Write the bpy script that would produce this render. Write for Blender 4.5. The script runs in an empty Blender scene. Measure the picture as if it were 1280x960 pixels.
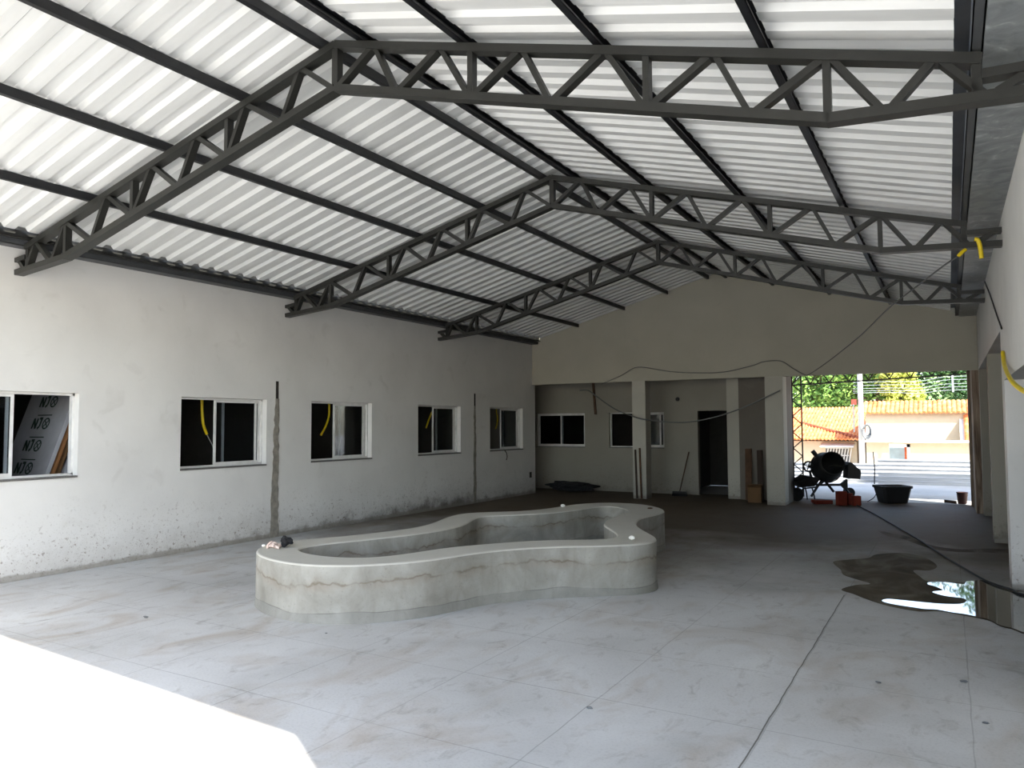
import bpy, bmesh, math, random
from mathutils import Vector, Matrix
random.seed(7)
D = bpy.data
sc = bpy.context.scene
COL = sc.collection

# ------------------------------------------------------------------ camera
F, CX, CY = 940.0, 640.0, 480.0
YAW, PITCH, ROLL = .5255, .0543, .0044
EYE = Vector((0, 0, 1.70))
_f = Vector((-math.sin(YAW)*math.cos(PITCH), math.cos(YAW)*math.cos(PITCH), math.sin(PITCH)))
_r = Vector((math.cos(YAW), math.sin(YAW), 0))
_d = -_r.cross(_f)
R_ = math.cos(ROLL)*_r + math.sin(ROLL)*_d
D_ = -math.sin(ROLL)*_r + math.cos(ROLL)*_d
cam = D.objects.new('camera', D.cameras.new('camera'))
COL.objects.link(cam)
m = Matrix((R_, -D_, -_f)).transposed().to_4x4()
m.translation = EYE
cam.matrix_world = m
cam.data.sensor_width = 36
cam.data.lens = F/1280*36
cam.data.clip_end = 500
sc.camera = cam

def at(u, v, ax, val):
    """the point of the plane (axis ax = val) that was measured at u, v in the survey photograph"""
    ray = R_*((u-CX)/F) + D_*((v-CY)/F) + _f
    t = (val-EYE[ax])/ray[ax]
    return EYE + t*ray

# ------------------------------------------------------------------ materials
def srgb(r, g, b):
    f = lambda c: (c/255/12.92) if c/255 <= .04045 else ((c/255+.055)/1.055)**2.4
    return (f(r), f(g), f(b), 1)
MATS = {}
class NT:
    def __init__(s, name, rough=.7, metal=0, spec=.5):
        s.m = D.materials.new(name); s.m.use_nodes = True
        s.t = s.m.node_tree; s.b = s.t.nodes['Principled BSDF']
        s.b.inputs['Roughness'].default_value = rough
        s.b.inputs['Metallic'].default_value = metal
        s.b.inputs['Specular IOR Level'].default_value = spec
        MATS[name] = s.m
    def n(s, typ, **kw):
        nd = s.t.nodes.new(typ)
        for k, v in kw.items():
            if k in nd.inputs: nd.inputs[k].default_value = v
            else: setattr(nd, k, v)
        return nd
    def l(s, a, b): s.t.links.new(a, b)
    def pos(s, scale=(1, 1, 1)):
        g = s.n('ShaderNodeNewGeometry'); mp = s.n('ShaderNodeMapping')
        mp.inputs['Scale'].default_value = scale
        s.l(g.outputs['Position'], mp.inputs['Vector']); return mp.outputs['Vector']
    def noise(s, scale, detail=4, vec=None, rough=.55, dist=0):
        nz = s.n('ShaderNodeTexNoise'); nz.inputs['Scale'].default_value = scale
        nz.inputs['Detail'].default_value = detail; nz.inputs['Roughness'].default_value = rough
        nz.inputs['Distortion'].default_value = dist
        s.l(vec if vec is not None else s.pos(), nz.inputs['Vector']); return nz.outputs['Fac']
    def ramp(s, fac, stops):
        r = s.n('ShaderNodeValToRGB'); e = r.color_ramp.elements
        while len(e) < len(stops): e.new(.5)
        for k, (p, c) in enumerate(stops):
            e[k].position = p; e[k].color = c if len(c) == 4 else (*c, 1)
        s.l(fac, r.inputs['Fac']); return r.outputs['Color']
    def mix(s, fac, a, b, mode='MIX'):
        x = s.n('ShaderNodeMix', data_type='RGBA', blend_type=mode)
        for inp, v in ((x.inputs[0], fac), (x.inputs[6], a), (x.inputs[7], b)):
            if hasattr(v, 'is_linked'): s.l(v, inp)
            else: inp.default_value = v
        return x.outputs[2]
    def math(s, op, a, b=0, c=0):
        x = s.n('ShaderNodeMath', operation=op)
        for inp, v in zip(x.inputs, (a, b, c)):
            if hasattr(v, 'is_linked'): s.l(v, inp)
            else: inp.default_value = v
        return x.outputs[0]
    def xyz(s):
        g = s.n('ShaderNodeNewGeometry'); x = s.n('ShaderNodeSeparateXYZ')
        s.l(g.outputs['Position'], x.inputs[0]); return x.outputs
    def col(s, c):
        if hasattr(c, 'is_linked'): s.l(c, s.b.inputs['Base Color'])
        else: s.b.inputs['Base Color'].default_value = c
        return s
    def bump(s, h, strength=.3, dist=.01):
        b = s.n('ShaderNodeBump'); b.inputs['Strength'].default_value = strength
        b.inputs['Distance'].default_value = dist
        s.l(h, b.inputs['Height']); s.l(b.outputs['Normal'], s.b.inputs['Normal']); return s
W = (1, 1, 1, 1); K = (0, 0, 0, 1)
def flat(name, c, rough=.7, metal=0, spec=.5, var=.12, scale=6.0):
    s = NT(name, rough, metal, spec)
    a = tuple(max(0, x*(1-var)) for x in c[:3]); b = tuple(min(1, x*(1+var)) for x in c[:3])
    s.col(s.ramp(s.noise(scale), [(.3, a), (.7, b)]))
    return s.m

# painted plaster of the hall, smudged, with splashed dirt low down
def plaster(name, base, dirt=True, low=.34):
    s = NT(name, .75, spec=.3)
    c1 = tuple(x*.92 for x in base[:3]); c2 = tuple(min(1, x*1.04) for x in base[:3])
    c = s.ramp(s.noise(1.1, 5), [(.3, c1), (.7, c2)])
    sm = s.ramp(s.noise(3.2, 6, dist=.6), [(.60, K), (.78, W)])
    c = s.mix(s.math('MULTIPLY', sm, .22), c, srgb(150, 146, 140))
    if dirt:
        z = s.xyz()[2]
        patch = s.math('MULTIPLY_ADD', s.noise(.4, 3), -1.6, .85)
        edge = s.math('ADD', s.math('ADD', z, s.math('MULTIPLY_ADD', s.noise(9, 7, rough=.7), -.5, .25)), s.math('MULTIPLY', patch, .30))
        f = s.ramp(edge, [(0, W), (low*.35, (.35, .35, .35, 1)), (low*1.3, K)])
        c = s.mix(s.math('MULTIPLY', f, .62), c, srgb(106, 96, 84))
        reach = s.math('ADD', z, s.math('MULTIPLY_ADD', s.noise(.9, 3), -.9, .45))
        for sc_, t0, am, cc in ((24, .63, .6, (104, 88, 74)), (60, .62, .45, (120, 104, 90))):
            sp = s.ramp(s.noise(sc_, 2), [(t0, K), (t0+.05, W)])
            hi = s.ramp(reach, [(.1, W), (.8, K)])
            c = s.mix(s.math('MULTIPLY', s.math('MULTIPLY', sp, hi), am), c, srgb(*cc))
        yy = s.xyz()[1]
        stain = s.math('ADD', s.math('ADD', z, s.math('MULTIPLY_ADD', s.noise(3.2, 6, rough=.65), -.75, .42)), s.math('MULTIPLY', s.math('ABSOLUTE', s.math('SUBTRACT', yy, 11.8)), .045))
        c = s.mix(s.math('MULTIPLY', s.ramp(stain, [(.12, W), (.30, K)]), .75), c, srgb(84, 76, 66))
        foot = s.ramp(s.math('ADD', z, s.math('MULTIPLY_ADD', s.noise(6, 4), -.08, .04)), [(.05, W), (.075, K)])
        c = s.mix(s.math('MULTIPLY', foot, .7), c, srgb(132, 128, 120))
    s.col(c)
    s.bump(s.noise(38, 3), .12, .004)
    return s.m
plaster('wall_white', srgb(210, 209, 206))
plaster('wall_gable', srgb(174, 170, 156), False)  # hall white made darker: shade of the back gable put into its colour
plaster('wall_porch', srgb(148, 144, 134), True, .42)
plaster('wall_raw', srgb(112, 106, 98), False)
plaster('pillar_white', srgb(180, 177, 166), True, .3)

s = NT('raw_streaked', .9, spec=.2)
s.col(s.ramp(s.noise(2.2, 6, s.pos((6, 6, .55)), dist=.4), [(.32, srgb(70, 56, 48)), (.5, srgb(128, 112, 98)), (.72, srgb(160, 146, 130))]))

# power-floated concrete slab cut in one metre bays
s = NT('floor_concrete', .7, spec=.18)
x = s.xyz()
c = s.ramp(s.noise(.55, 6, dist=.8), [(.3, srgb(172, 171, 167)), (.52, srgb(190, 189, 186)), (.75, srgb(202, 202, 199))])
c = s.mix(s.math('MULTIPLY', s.ramp(s.noise(1.7, 7, s.pos((1, .6, 1)), dist=1.2), [(.5, K), (.74, W)]), .5), c, srgb(150, 130, 104))
c = s.mix(s.math('MULTIPLY', s.ramp(s.noise(7, 9, s.pos((1, .6, 1)), dist=.8, rough=.65), [(.55, K), (.72, W)]), .42), c, srgb(112, 100, 86))
c = s.mix(s.math('MULTIPLY', s.ramp(s.noise(60, 2), [(.3, W), (.5, K)]), .2), c, srgb(130, 128, 124))
c = s.mix(s.math('MULTIPLY', s.ramp(s.noise(.9, 3), [(.45, K), (.62, W)]), .2), c, srgb(208, 207, 205))
wob = s.math('MULTIPLY_ADD', s.noise(3, 2), .02, -.01)
def joint(coord, off, wd):
    a = s.math('ADD', s.math('ADD', coord, 50-off), wob)
    fr = s.math('FRACT', a); d = s.math('ABSOLUTE', s.math('SUBTRACT', fr, .5))
    return s.math('GREATER_THAN', d, .5-wd)
jt = s.math('MAXIMUM', joint(x[0], .06, .004), joint(x[1], .4, .004))
c = s.mix(s.math('MULTIPLY', jt, s.math('MULTIPLY_ADD', s.noise(.6, 2), .9, -.15)), c, srgb(92, 88, 82))
strong = s.math('MULTIPLY', s.math('LESS_THAN', s.math('ABSOLUTE', s.math('ADD', s.math('ADD', x[0], .95), wob)), .0045), s.math('LESS_THAN', x[1], 8.2))
c = s.mix(s.math('MULTIPLY', strong, .85), c, srgb(84, 80, 74))
seam = s.math('LESS_THAN', s.math('ABSOLUTE', s.math('ADD', s.math('SUBTRACT', x[1], 16.25), wob)), .014)
c = s.mix(s.math('MULTIPLY', seam, .8), c, srgb(40, 37, 33))
# dirtier, browner bay towards the street
far = s.ramp(s.math('ADD', s.math('MULTIPLY', x[1], .05), s.math('MULTIPLY', s.noise(.7, 4), .25)), [(.52, K), (.72, W)])
c = s.mix(s.math('MULTIPLY', far, .9), c, srgb(84, 69, 48))
s.col(c)
s.bump(s.noise(22, 5), .1, .005)

s = NT('damp_concrete', .8, spec=.1)
s.col(s.ramp(s.noise(2.4, 6, s.pos((1, .5, 1)), dist=1), [(.3, srgb(62, 55, 44)), (.5, srgb(84, 76, 63)), (.72, srgb(124, 115, 100))]))
s = NT('water', .03, spec=.5)
s.col(srgb(92, 88, 80)); s.b.inputs['IOR'].default_value = 1.33
s.b.inputs['Coat Weight'].default_value = .6; s.b.inputs['Coat Roughness'].default_value = .02
s.bump(s.noise(9, 3), .02, .004)

s = NT('street_concrete', .85, spec=.2)
s.col(s.ramp(s.noise(.9, 6), [(.3, srgb(190, 186, 178)), (.7, srgb(214, 210, 202))]))

# rendered planter with tide marks
s = NT('planter_render', .8, spec=.25)
x = s.xyz()
c = s.ramp(s.noise(2.3, 8, dist=.6, rough=.62), [(.28, srgb(126, 123, 114)), (.5, srgb(147, 144, 135)), (.74, srgb(166, 163, 154))])  # sides darkened so the rim looks lit, light put into the colour
c = s.mix(s.math('MULTIPLY', s.ramp(s.noise(9, 7, s.pos((1, 1, .3)), dist=.8), [(.48, K), (.72, W)]), .38), c, srgb(122, 117, 108))
c = s.mix(s.math('MULTIPLY', s.ramp(s.noise(45, 3), [(.6, K), (.72, W)]), .35), c, srgb(112, 106, 98))
wv = s.math('ADD', s.math('ADD', x[2], s.math('MULTIPLY_ADD', s.noise(1.5, 4), -.22, .11)), s.math('MULTIPLY_ADD', s.noise(12, 4), -.06, .03))
top_off = s.math('LESS_THAN', x[2], .49)
broken = s.ramp(s.noise(3.1, 3), [(.36, (.15, .15, .15, 1)), (.6, W)])
def mark(z, wd, amt, colr):
    global c
    d = s.math('ABSOLUTE', s.math('SUBTRACT', wv, z))
    f = s.math('MULTIPLY', s.ramp(d, [(0, W), (wd, K)]), broken)
    c = s.mix(s.math('MULTIPLY', s.math('MULTIPLY', f, top_off), amt), c, colr)
mark(.345, .016, .8, srgb(92, 82, 70)); mark(.325, .07, .4, srgb(128, 114, 98)); wv = s.math('ADD', x[2], s.math('MULTIPLY_ADD', s.noise(1.3, 2), -.10, .05))
mark(.085, .005, .85, srgb(84, 80, 76))
lo = s.ramp(wv, [(.08, W), (.09, K)])
c = s.mix(s.math('MULTIPLY', s.math('MULTIPLY', lo, top_off), .4), c, srgb(116, 116, 112))
rim_lit = s.math('GREATER_THAN', x[2], .485)
c = s.mix(s.math('MULTIPLY', rim_lit, .75), c, srgb(200, 197, 186))  # light falling on the rim from the roof painted in as paler colour
s.col(c); s.bump(s.noise(26, 6), .35, .008)

# underside of the roof sheets
s = NT('roof_sheet', .38, spec=.5)
s.col(s.ramp(s.noise(1.5, 5, s.pos((.6, 3, 1))), [(.3, srgb(204, 205, 204)), (.7, srgb(222, 223, 222))]))
flat('steel_black', srgb(40, 40, 37), .45, 0, .5, .15, 9)
flat('steel_purlin', srgb(24, 25, 28), .4, 0, .5, .15, 9)
flat('steel_gutter', srgb(74, 76, 78), .5, .2, .5, .15, 4)
flat('rust_primer', srgb(120, 70, 48), .8)
s = NT('galvanised', .42, .3)
s.col(s.ramp(s.noise(5, 7, s.pos((1, 1, 1)), dist=1.5), [(.3, srgb(112, 118, 120)), (.6, srgb(146, 150, 152)), (.78, srgb(214, 218, 220))]))
flat('aluminium_white', srgb(214, 214, 212), .4, .1)
flat('granite_sill', srgb(96, 94, 92), .5, 0, .5, .35, 90)
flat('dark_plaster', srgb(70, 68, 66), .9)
s = NT('window_glass', .02)
s.b.inputs['Transmission Weight'].default_value = 1; s.b.inputs['IOR'].default_value = 1.32
s.col(srgb(190, 198, 204))
flat('cement_grey', srgb(132, 127, 118), .95, var=.25, scale=14)
flat('slot_dark', srgb(44, 40, 36), .95)
flat('plastic_yellow', srgb(226, 198, 20), .45)
flat('cable_black', srgb(34, 34, 36), .6)
flat('cable_grey', srgb(104, 106, 106), .6)
flat('wood_dark', srgb(74, 54, 40), .85, var=.3)
flat('wood_brown', srgb(142, 100, 62), .8, var=.25)
flat('plank_brown', srgb(84, 60, 42), .85, var=.25)
flat('plank_dark', srgb(58, 46, 38), .85)
flat('cardboard', srgb(104, 78, 50), .9)
flat('board_face', srgb(168, 172, 180), .6, var=.08)
flat('print_green', srgb(34, 58, 50), .8)
flat('cloth_black', srgb(26, 26, 28), .95)
flat('paper_pink', srgb(214, 192, 180), .8, var=.15, scale=40)
flat('white_chalk', srgb(240, 238, 230), .7, var=.05)
flat('machine_black', srgb(34, 34, 34), .6, .2)
flat('drum_inside', srgb(58, 54, 48), .9)
flat('rubber', srgb(22, 22, 22), .85)
flat('brick_orange', srgb(118, 40, 22), .85)
flat('tub_black', srgb(24, 25, 28), .55)
flat('bucket_brown', srgb(74, 48, 44), .6)
flat('house_cream', srgb(188, 170, 142), .9, var=.05)
flat('house_white', srgb(214, 208, 198), .9, var=.04)
s = NT('clay_tile', .85, spec=.2)
s.col(s.ramp(s.noise(4, 5, s.pos((1, 1, 1))), [(.3, srgb(184, 98, 52)), (.55, srgb(206, 130, 80)), (.75, srgb(216, 160, 116))]))
flat('tile_end', srgb(150, 76, 48), .9)
flat('window_dim', srgb(92, 86, 80), .6)
flat('gate_blue', srgb(170, 190, 198), .6)
flat('door_orange', srgb(180, 82, 36), .7)
flat('pole_concrete', srgb(196, 192, 184), .85, var=.06)
flat('wire_white', srgb(168, 172, 172), .5)
flat('insulator_red', srgb(150, 60, 44), .6)
flat('trunk', srgb(88, 72, 56), .95)
for nm, a, b in (('leaf_green', (62, 104, 40), (140, 172, 84)), ('leaf_yellow', (140, 150, 60), (196, 198, 100)), ('leaf_dark', (26, 52, 30), (66, 100, 52)), ('leaf_pale', (92, 128, 74), (158, 184, 122))):
    s = NT(nm, .6, spec=.3)
    s.col(s.ramp(s.noise(2.6, 4), [(.35, srgb(*a)), (.65, srgb(*b))]))
    s.b.inputs['Subsurface Weight'].default_value = 0

# ------------------------------------------------------------------ mesh helpers
class MB:
    def __init__(s): s.v = []; s.f = []
    def add(s, vs, fs):
        o = len(s.v); s.v += [tuple(p) for p in vs]; s.f += [tuple(i+o for i in f) for f in fs]; return s
    def box(s, a, b):
        (x0, y0, z0), (x1, y1, z1) = a, b
        x0, x1 = min(x0, x1), max(x0, x1); y0, y1 = min(y0, y1), max(y0, y1); z0, z1 = min(z0, z1), max(z0, z1)
        return s.add([(x0, y0, z0), (x1, y0, z0), (x1, y1, z0), (x0, y1, z0), (x0, y0, z1), (x1, y0, z1), (x1, y1, z1), (x0, y1, z1)],
                     [(0, 3, 2, 1), (4, 5, 6, 7), (0, 1, 5, 4), (1, 2, 6, 5), (2, 3, 7, 6), (3, 0, 4, 7)])
    def bar(s, p, q, h, w, side=(0, 1, 0)):
        """rectangular bar p to q, w along `side`, h across"""
        p, q = Vector(p), Vector(q); d = (q-p).normalized(); sd = Vector(side); sd = (sd-d*sd.dot(d)).normalized()
        up = sd.cross(d).normalized()
        vs = [c+sd*(w/2*i)+up*(h/2*j) for c in (p, q) for i, j in ((-1, -1), (1, -1), (1, 1), (-1, 1))]
        return s.add(vs, [(0, 1, 2, 3), (7, 6, 5, 4), (0, 4, 5, 1), (1, 5, 6, 2), (2, 6, 7, 3), (3, 7, 4, 0)])
    def prism(s, pts, off):
        n = len(pts); off = Vector(off); a = [Vector(p) for p in pts]; b = [p+off for p in a]
        return s.add(a+b, [tuple(range(n))[::-1], tuple(range(n, 2*n))]+[(i, (i+1) % n, n+(i+1) % n, n+i) for i in range(n)])
    def tube(s, pts, r, n=8, close=False):
        pts = [Vector(p) for p in pts]; rs = r if isinstance(r, (list, tuple)) else [r]*len(pts)
        rings = []
        up = Vector((0, 0, 1))
        for i, p in enumerate(pts):
            a = pts[max(i-1, 0)]; b = pts[min(i+1, len(pts)-1)]
            if close: a = pts[i-1]; b = pts[(i+1) % len(pts)]
            d = (b-a).normalized()
            u = up if abs(d.dot(up)) < .95 else Vector((1, 0, 0))
            x = d.cross(u).normalized(); y = x.cross(d)
            rings.append([p+(x*math.cos(t)+y*math.sin(t))*rs[i] for t in (2*math.pi*k/n for k in range(n))])
        vs = [q for rg in rings for q in rg]; fs = []
        m = len(rings)
        for i in range(m if close else m-1):
            j = (i+1) % m
            fs += [(i*n+k, i*n+(k+1) % n, j*n+(k+1) % n, j*n+k) for k in range(n)]
        if not close: fs += [tuple(range(n))[::-1], tuple((m-1)*n+k for k in range(n))]
        return s.add(vs, fs)
    def lathe(s, prof, n=24, mat=None, cap=True):
        mat = mat or Matrix()
        vs = [mat @ Vector((r*math.cos(2*math.pi*k/n), r*math.sin(2*math.pi*k/n), z)) for r, z in prof for k in range(n)]
        fs = [(i*n+k, i*n+(k+1) % n, (i+1)*n+(k+1) % n, (i+1)*n+k) for i in range(len(prof)-1) for k in range(n)]
        if cap: fs += [tuple(range(n))[::-1], tuple((len(prof)-1)*n+k for k in range(n))]
        return s.add(vs, fs)
    def build(s, name, mat, parent=None, smooth=False, bevel=0):
        me = D.meshes.new(name); me.from_pydata(s.v, [], s.f); me.validate()
        bm = bmesh.new(); bm.from_mesh(me); bmesh.ops.recalc_face_normals(bm, faces=bm.faces); bm.to_mesh(me); bm.free()
        for mm in (mat if isinstance(mat, (list, tuple)) else [mat]): me.materials.append(MATS[mm])
        if smooth:
            for p in me.polygons: p.use_smooth = True
        o = D.objects.new(name, me); COL.objects.link(o)
        if parent: o.parent = parent
        if bevel:
            b = o.modifiers.new('bevel', 'BEVEL'); b.width = bevel; b.segments = 2; b.limit_method = 'ANGLE'
        return o

def tag(o, label, cat, group=None, kind=None):
    o['label'] = label; o['category'] = cat
    if group: o['group'] = group
    if kind: o['kind'] = kind
    return o
def empty(name, loc=(0, 0, 0), rz=0):
    o = D.objects.new(name, None); COL.objects.link(o); o.location = loc; o.rotation_euler.z = rz
    o.empty_display_size = .1; return o
def struct(o, label, cat): return tag(o, label, cat, kind='structure')
def spline(ctrl, n=8, close=False):
    P = [Vector(p) for p in ctrl]; out = []
    N = len(P)
    for i in range(N if close else N-1):
        if close: a, b, c, d = P[i-1], P[i], P[(i+1) % N], P[(i+2) % N]
        else: a, b, c, d = P[max(i-1, 0)], P[i], P[i+1], P[min(i+2, N-1)]
        for k in range(n):
            t = k/n
            out.append(.5*((2*b)+(c-a)*t+(2*a-5*b+4*c-d)*t*t+(3*b-a-3*c+d)*t**3))
    if not close: out.append(P[-1])
    return out

# ------------------------------------------------------------------ hall dimensions
LW, RW = -8.974, .507           # faces of the long walls
RX = -4.34                      # ridge
SL = .268                       # roof pitch
YF, YB = .62, 16.48             # faces of the gable walls
ZT = 4.94                       # top of the truss top chord at the ridge
ztop = lambda x: ZT-SL*abs(x-RX)
zsh = lambda x: ztop(x)+.082    # underside of the roof sheets

def wall_mesh(o, u, n, U0, U1, Z0, Z1, th, holes):
    """wall from U0 to U1 along u, face at o, thickness th away from n, with rectangular holes"""
    mb = MB(); o, u, n = Vector(o), Vector(u), Vector(n)
    cuts = sorted({U0, U1, *[h[0] for h in holes], *[h[1] for h in holes]})
    for a, b in zip(cuts, cuts[1:]):
        hs = sorted([h for h in holes if h[0] <= a+1e-6 and h[1] >= b-1e-6], key=lambda h: h[2])
        z = Z0; spans = []
        for h in hs:
            if h[2] > z+1e-6: spans.append((z, h[2]))
            z = h[3]
        if z < Z1-1e-6: spans.append((z, Z1))
        for z0, z1 in spans:
            p = o+u*a; q = o+u*b-n*th
            mb.box((p.x, p.y, z0), (q.x, q.y, z1))
    return mb

# floor and grounds
fl = MB().box((-13.6, .0, -.16), (5.2, 18.32, 0)).build('floor', 'floor_concrete')
struct(fl, 'pale concrete slab floor with one metre joints and brown stains', 'floor')
g = MB().add([(-70, -60, -.012), (70, -60, -.012), (70, 120, -.012), (-70, 120, -.012)], [(0, 1, 2, 3)]).build('ground', 'street_concrete')
struct(g, 'sunlit pale concrete street ground beyond the open bay', 'ground')

# left wall, five windows
WIN = [(3.70, 5.17), (6.555, 8.03), (8.96, 10.445), (11.81, 13.29), (14.475, 15.985)]
WZ0, WZ1 = 1.10, 2.10
WTH = .16
lw = wall_mesh((LW, 0, 0), (0, 1, 0), (1, 0, 0), .3, 16.62, 0, 4.02, WTH, [(a, b, WZ0, WZ1) for a, b in WIN]).build('wall_left', 'wall_white')
struct(lw, 'long white plastered wall with five sliding windows', 'wall')

struct(MB().box((-9.13, -9, 0), (LW, .3, 3.4)).build('wall_bounce', 'wall_white'), 'unseen white wall added outside the front bay to bounce sunlight in', 'wall')  # added out of view to throw more sunlight into the hall front
# right arcade wall
rw = MB()
rw.box((RW, .83, 0), (.70, 5.9, 4.0)); rw.box((RW, 5.9, 2.14), (.70, 9.25, 4.0))
rw.box((RW, 9.25, 0), (.86, 9.62, 4.0)); rw.box((RW, 9.62, 2.69), (.70, 12.75, 4.0))
rw.box((RW, 12.75, 2.69), (.70, 13.12, 4.0)); rw.box((RW, 16.28, 2.69), (.70, 16.60, 4.0)); rw.box((RW, 13.12, 2.69), (.70, 16.48, 4.0))
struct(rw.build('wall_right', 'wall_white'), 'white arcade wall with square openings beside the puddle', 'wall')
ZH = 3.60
struct(MB().box((RW, 12.75, 0), (.86, 13.12, 2.69)).build('pillar_arcade', 'wall_porch'), 'shaded square pier between the two arcade openings by the street', 'pillar')  # shade on the two far piers put into the colour by darker plaster
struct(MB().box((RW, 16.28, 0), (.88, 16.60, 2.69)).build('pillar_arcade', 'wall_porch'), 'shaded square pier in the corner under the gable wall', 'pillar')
fr = MB()
fr.prism([(-9.6, 0, ZH), (.25, 0, ZH), (.25, 0, zsh(.7)+.03), (RX-.45, 0, zsh(RX)+.03), (-9.6, 0, zsh(-9.13)+.03)], (0, .16, 0))
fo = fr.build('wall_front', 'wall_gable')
# the front beam runs slightly out of square with the hall
fo.rotation_euler.z = -.066
fo.location = (.45, .83, 0)
struct(fo, 'white gable wall over the open front bay', 'wall')

# back gable wall above the porch
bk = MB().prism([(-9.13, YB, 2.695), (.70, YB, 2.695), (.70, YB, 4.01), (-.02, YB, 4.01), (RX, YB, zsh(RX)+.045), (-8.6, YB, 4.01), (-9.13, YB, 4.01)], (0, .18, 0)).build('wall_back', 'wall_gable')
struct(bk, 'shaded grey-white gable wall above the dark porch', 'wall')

# side aisle and porch shell
YP = 17.95
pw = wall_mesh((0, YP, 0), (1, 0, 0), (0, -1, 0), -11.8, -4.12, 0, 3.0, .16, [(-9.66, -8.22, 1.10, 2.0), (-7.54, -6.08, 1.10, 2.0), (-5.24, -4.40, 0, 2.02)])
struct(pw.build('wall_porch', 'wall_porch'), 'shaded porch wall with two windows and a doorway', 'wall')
struct(MB().box((-4.40, 17.40, 0), (-4.12, YP, 2.92)).box((-4.12, 17.6, 0), (-3.9, YP, 2.92)).build('pillar', 'pillar_white'), 'white pillar at the edge of the black doorway', 'pillar')
struct(MB().box((-4.12, 17.36, 0), (-3.0, 17.52, 2.92)).box((-3.15, 16.86, 0), (-3.0, 17.36, 2.92)).build('wall_partition', 'wall_raw'), 'unpainted dark grey plaster wall with planks leaning on it', 'wall')
struct(MB().box((-6.33, YB-.02, 0), (-6.01, YB+.32, 2.70)).build('pillar', 'pillar_white'), 'white pillar with two thin battens leaning on it', 'pillar')
struct(MB().box((-3.355, YB-.02, 0), (-2.99, YB+.38, 2.70)).build('pillar', 'pillar_white'), 'white pillar beside the bright street opening', 'pillar')
struct(MB().box((.35, 18.02, 0), (.60, 18.34, 2.92)).box((.40, 16.66, 0), (.56, 18.02, 3.0)).build('wall_jamb', 'raw_streaked'), 'rough brown streaked wall end beside the street opening', 'wall')
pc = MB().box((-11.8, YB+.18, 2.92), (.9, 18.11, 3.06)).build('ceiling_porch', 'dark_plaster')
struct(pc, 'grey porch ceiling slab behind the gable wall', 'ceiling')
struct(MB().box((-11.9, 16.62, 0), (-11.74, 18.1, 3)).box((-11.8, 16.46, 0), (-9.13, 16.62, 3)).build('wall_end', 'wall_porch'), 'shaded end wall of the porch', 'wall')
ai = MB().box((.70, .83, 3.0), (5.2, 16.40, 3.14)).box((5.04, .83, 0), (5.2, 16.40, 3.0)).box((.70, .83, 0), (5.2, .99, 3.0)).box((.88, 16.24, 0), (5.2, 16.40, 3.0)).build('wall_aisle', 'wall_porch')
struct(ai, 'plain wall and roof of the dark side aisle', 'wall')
# dark rooms behind the windows
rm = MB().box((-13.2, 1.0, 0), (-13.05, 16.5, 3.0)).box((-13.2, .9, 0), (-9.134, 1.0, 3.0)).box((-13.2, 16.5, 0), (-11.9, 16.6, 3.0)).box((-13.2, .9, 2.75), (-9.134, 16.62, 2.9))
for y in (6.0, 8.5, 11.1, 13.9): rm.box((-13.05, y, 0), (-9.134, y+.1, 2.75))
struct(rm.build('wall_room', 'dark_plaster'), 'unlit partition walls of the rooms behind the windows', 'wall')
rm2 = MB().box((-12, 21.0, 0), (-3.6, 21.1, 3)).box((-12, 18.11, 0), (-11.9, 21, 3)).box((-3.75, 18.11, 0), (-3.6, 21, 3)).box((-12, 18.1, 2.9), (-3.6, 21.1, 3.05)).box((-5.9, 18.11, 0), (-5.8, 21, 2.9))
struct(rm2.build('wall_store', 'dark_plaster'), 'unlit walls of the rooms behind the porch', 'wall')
# unseen slab and posts added over the gateway to shade the forecourt
cn = MB().box((-3.4, 17.45, 3.12), (9.4, 21.7, 3.26)); struct(cn.build('ceiling_shade_slab', 'dark_plaster'), 'flat unseen slab added over the street gateway to shade it', 'ceiling')
for y_, l_ in ((17.5, 'cream post added under the unseen shade slab by the hall'), (21.3, 'cream post added under the unseen shade slab by the street fence')):
    struct(MB().box((9.1, y_, 0), (9.4, y_+.3, 3.12)).build('pillar', 'house_cream'), l_, 'pillar')

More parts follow.
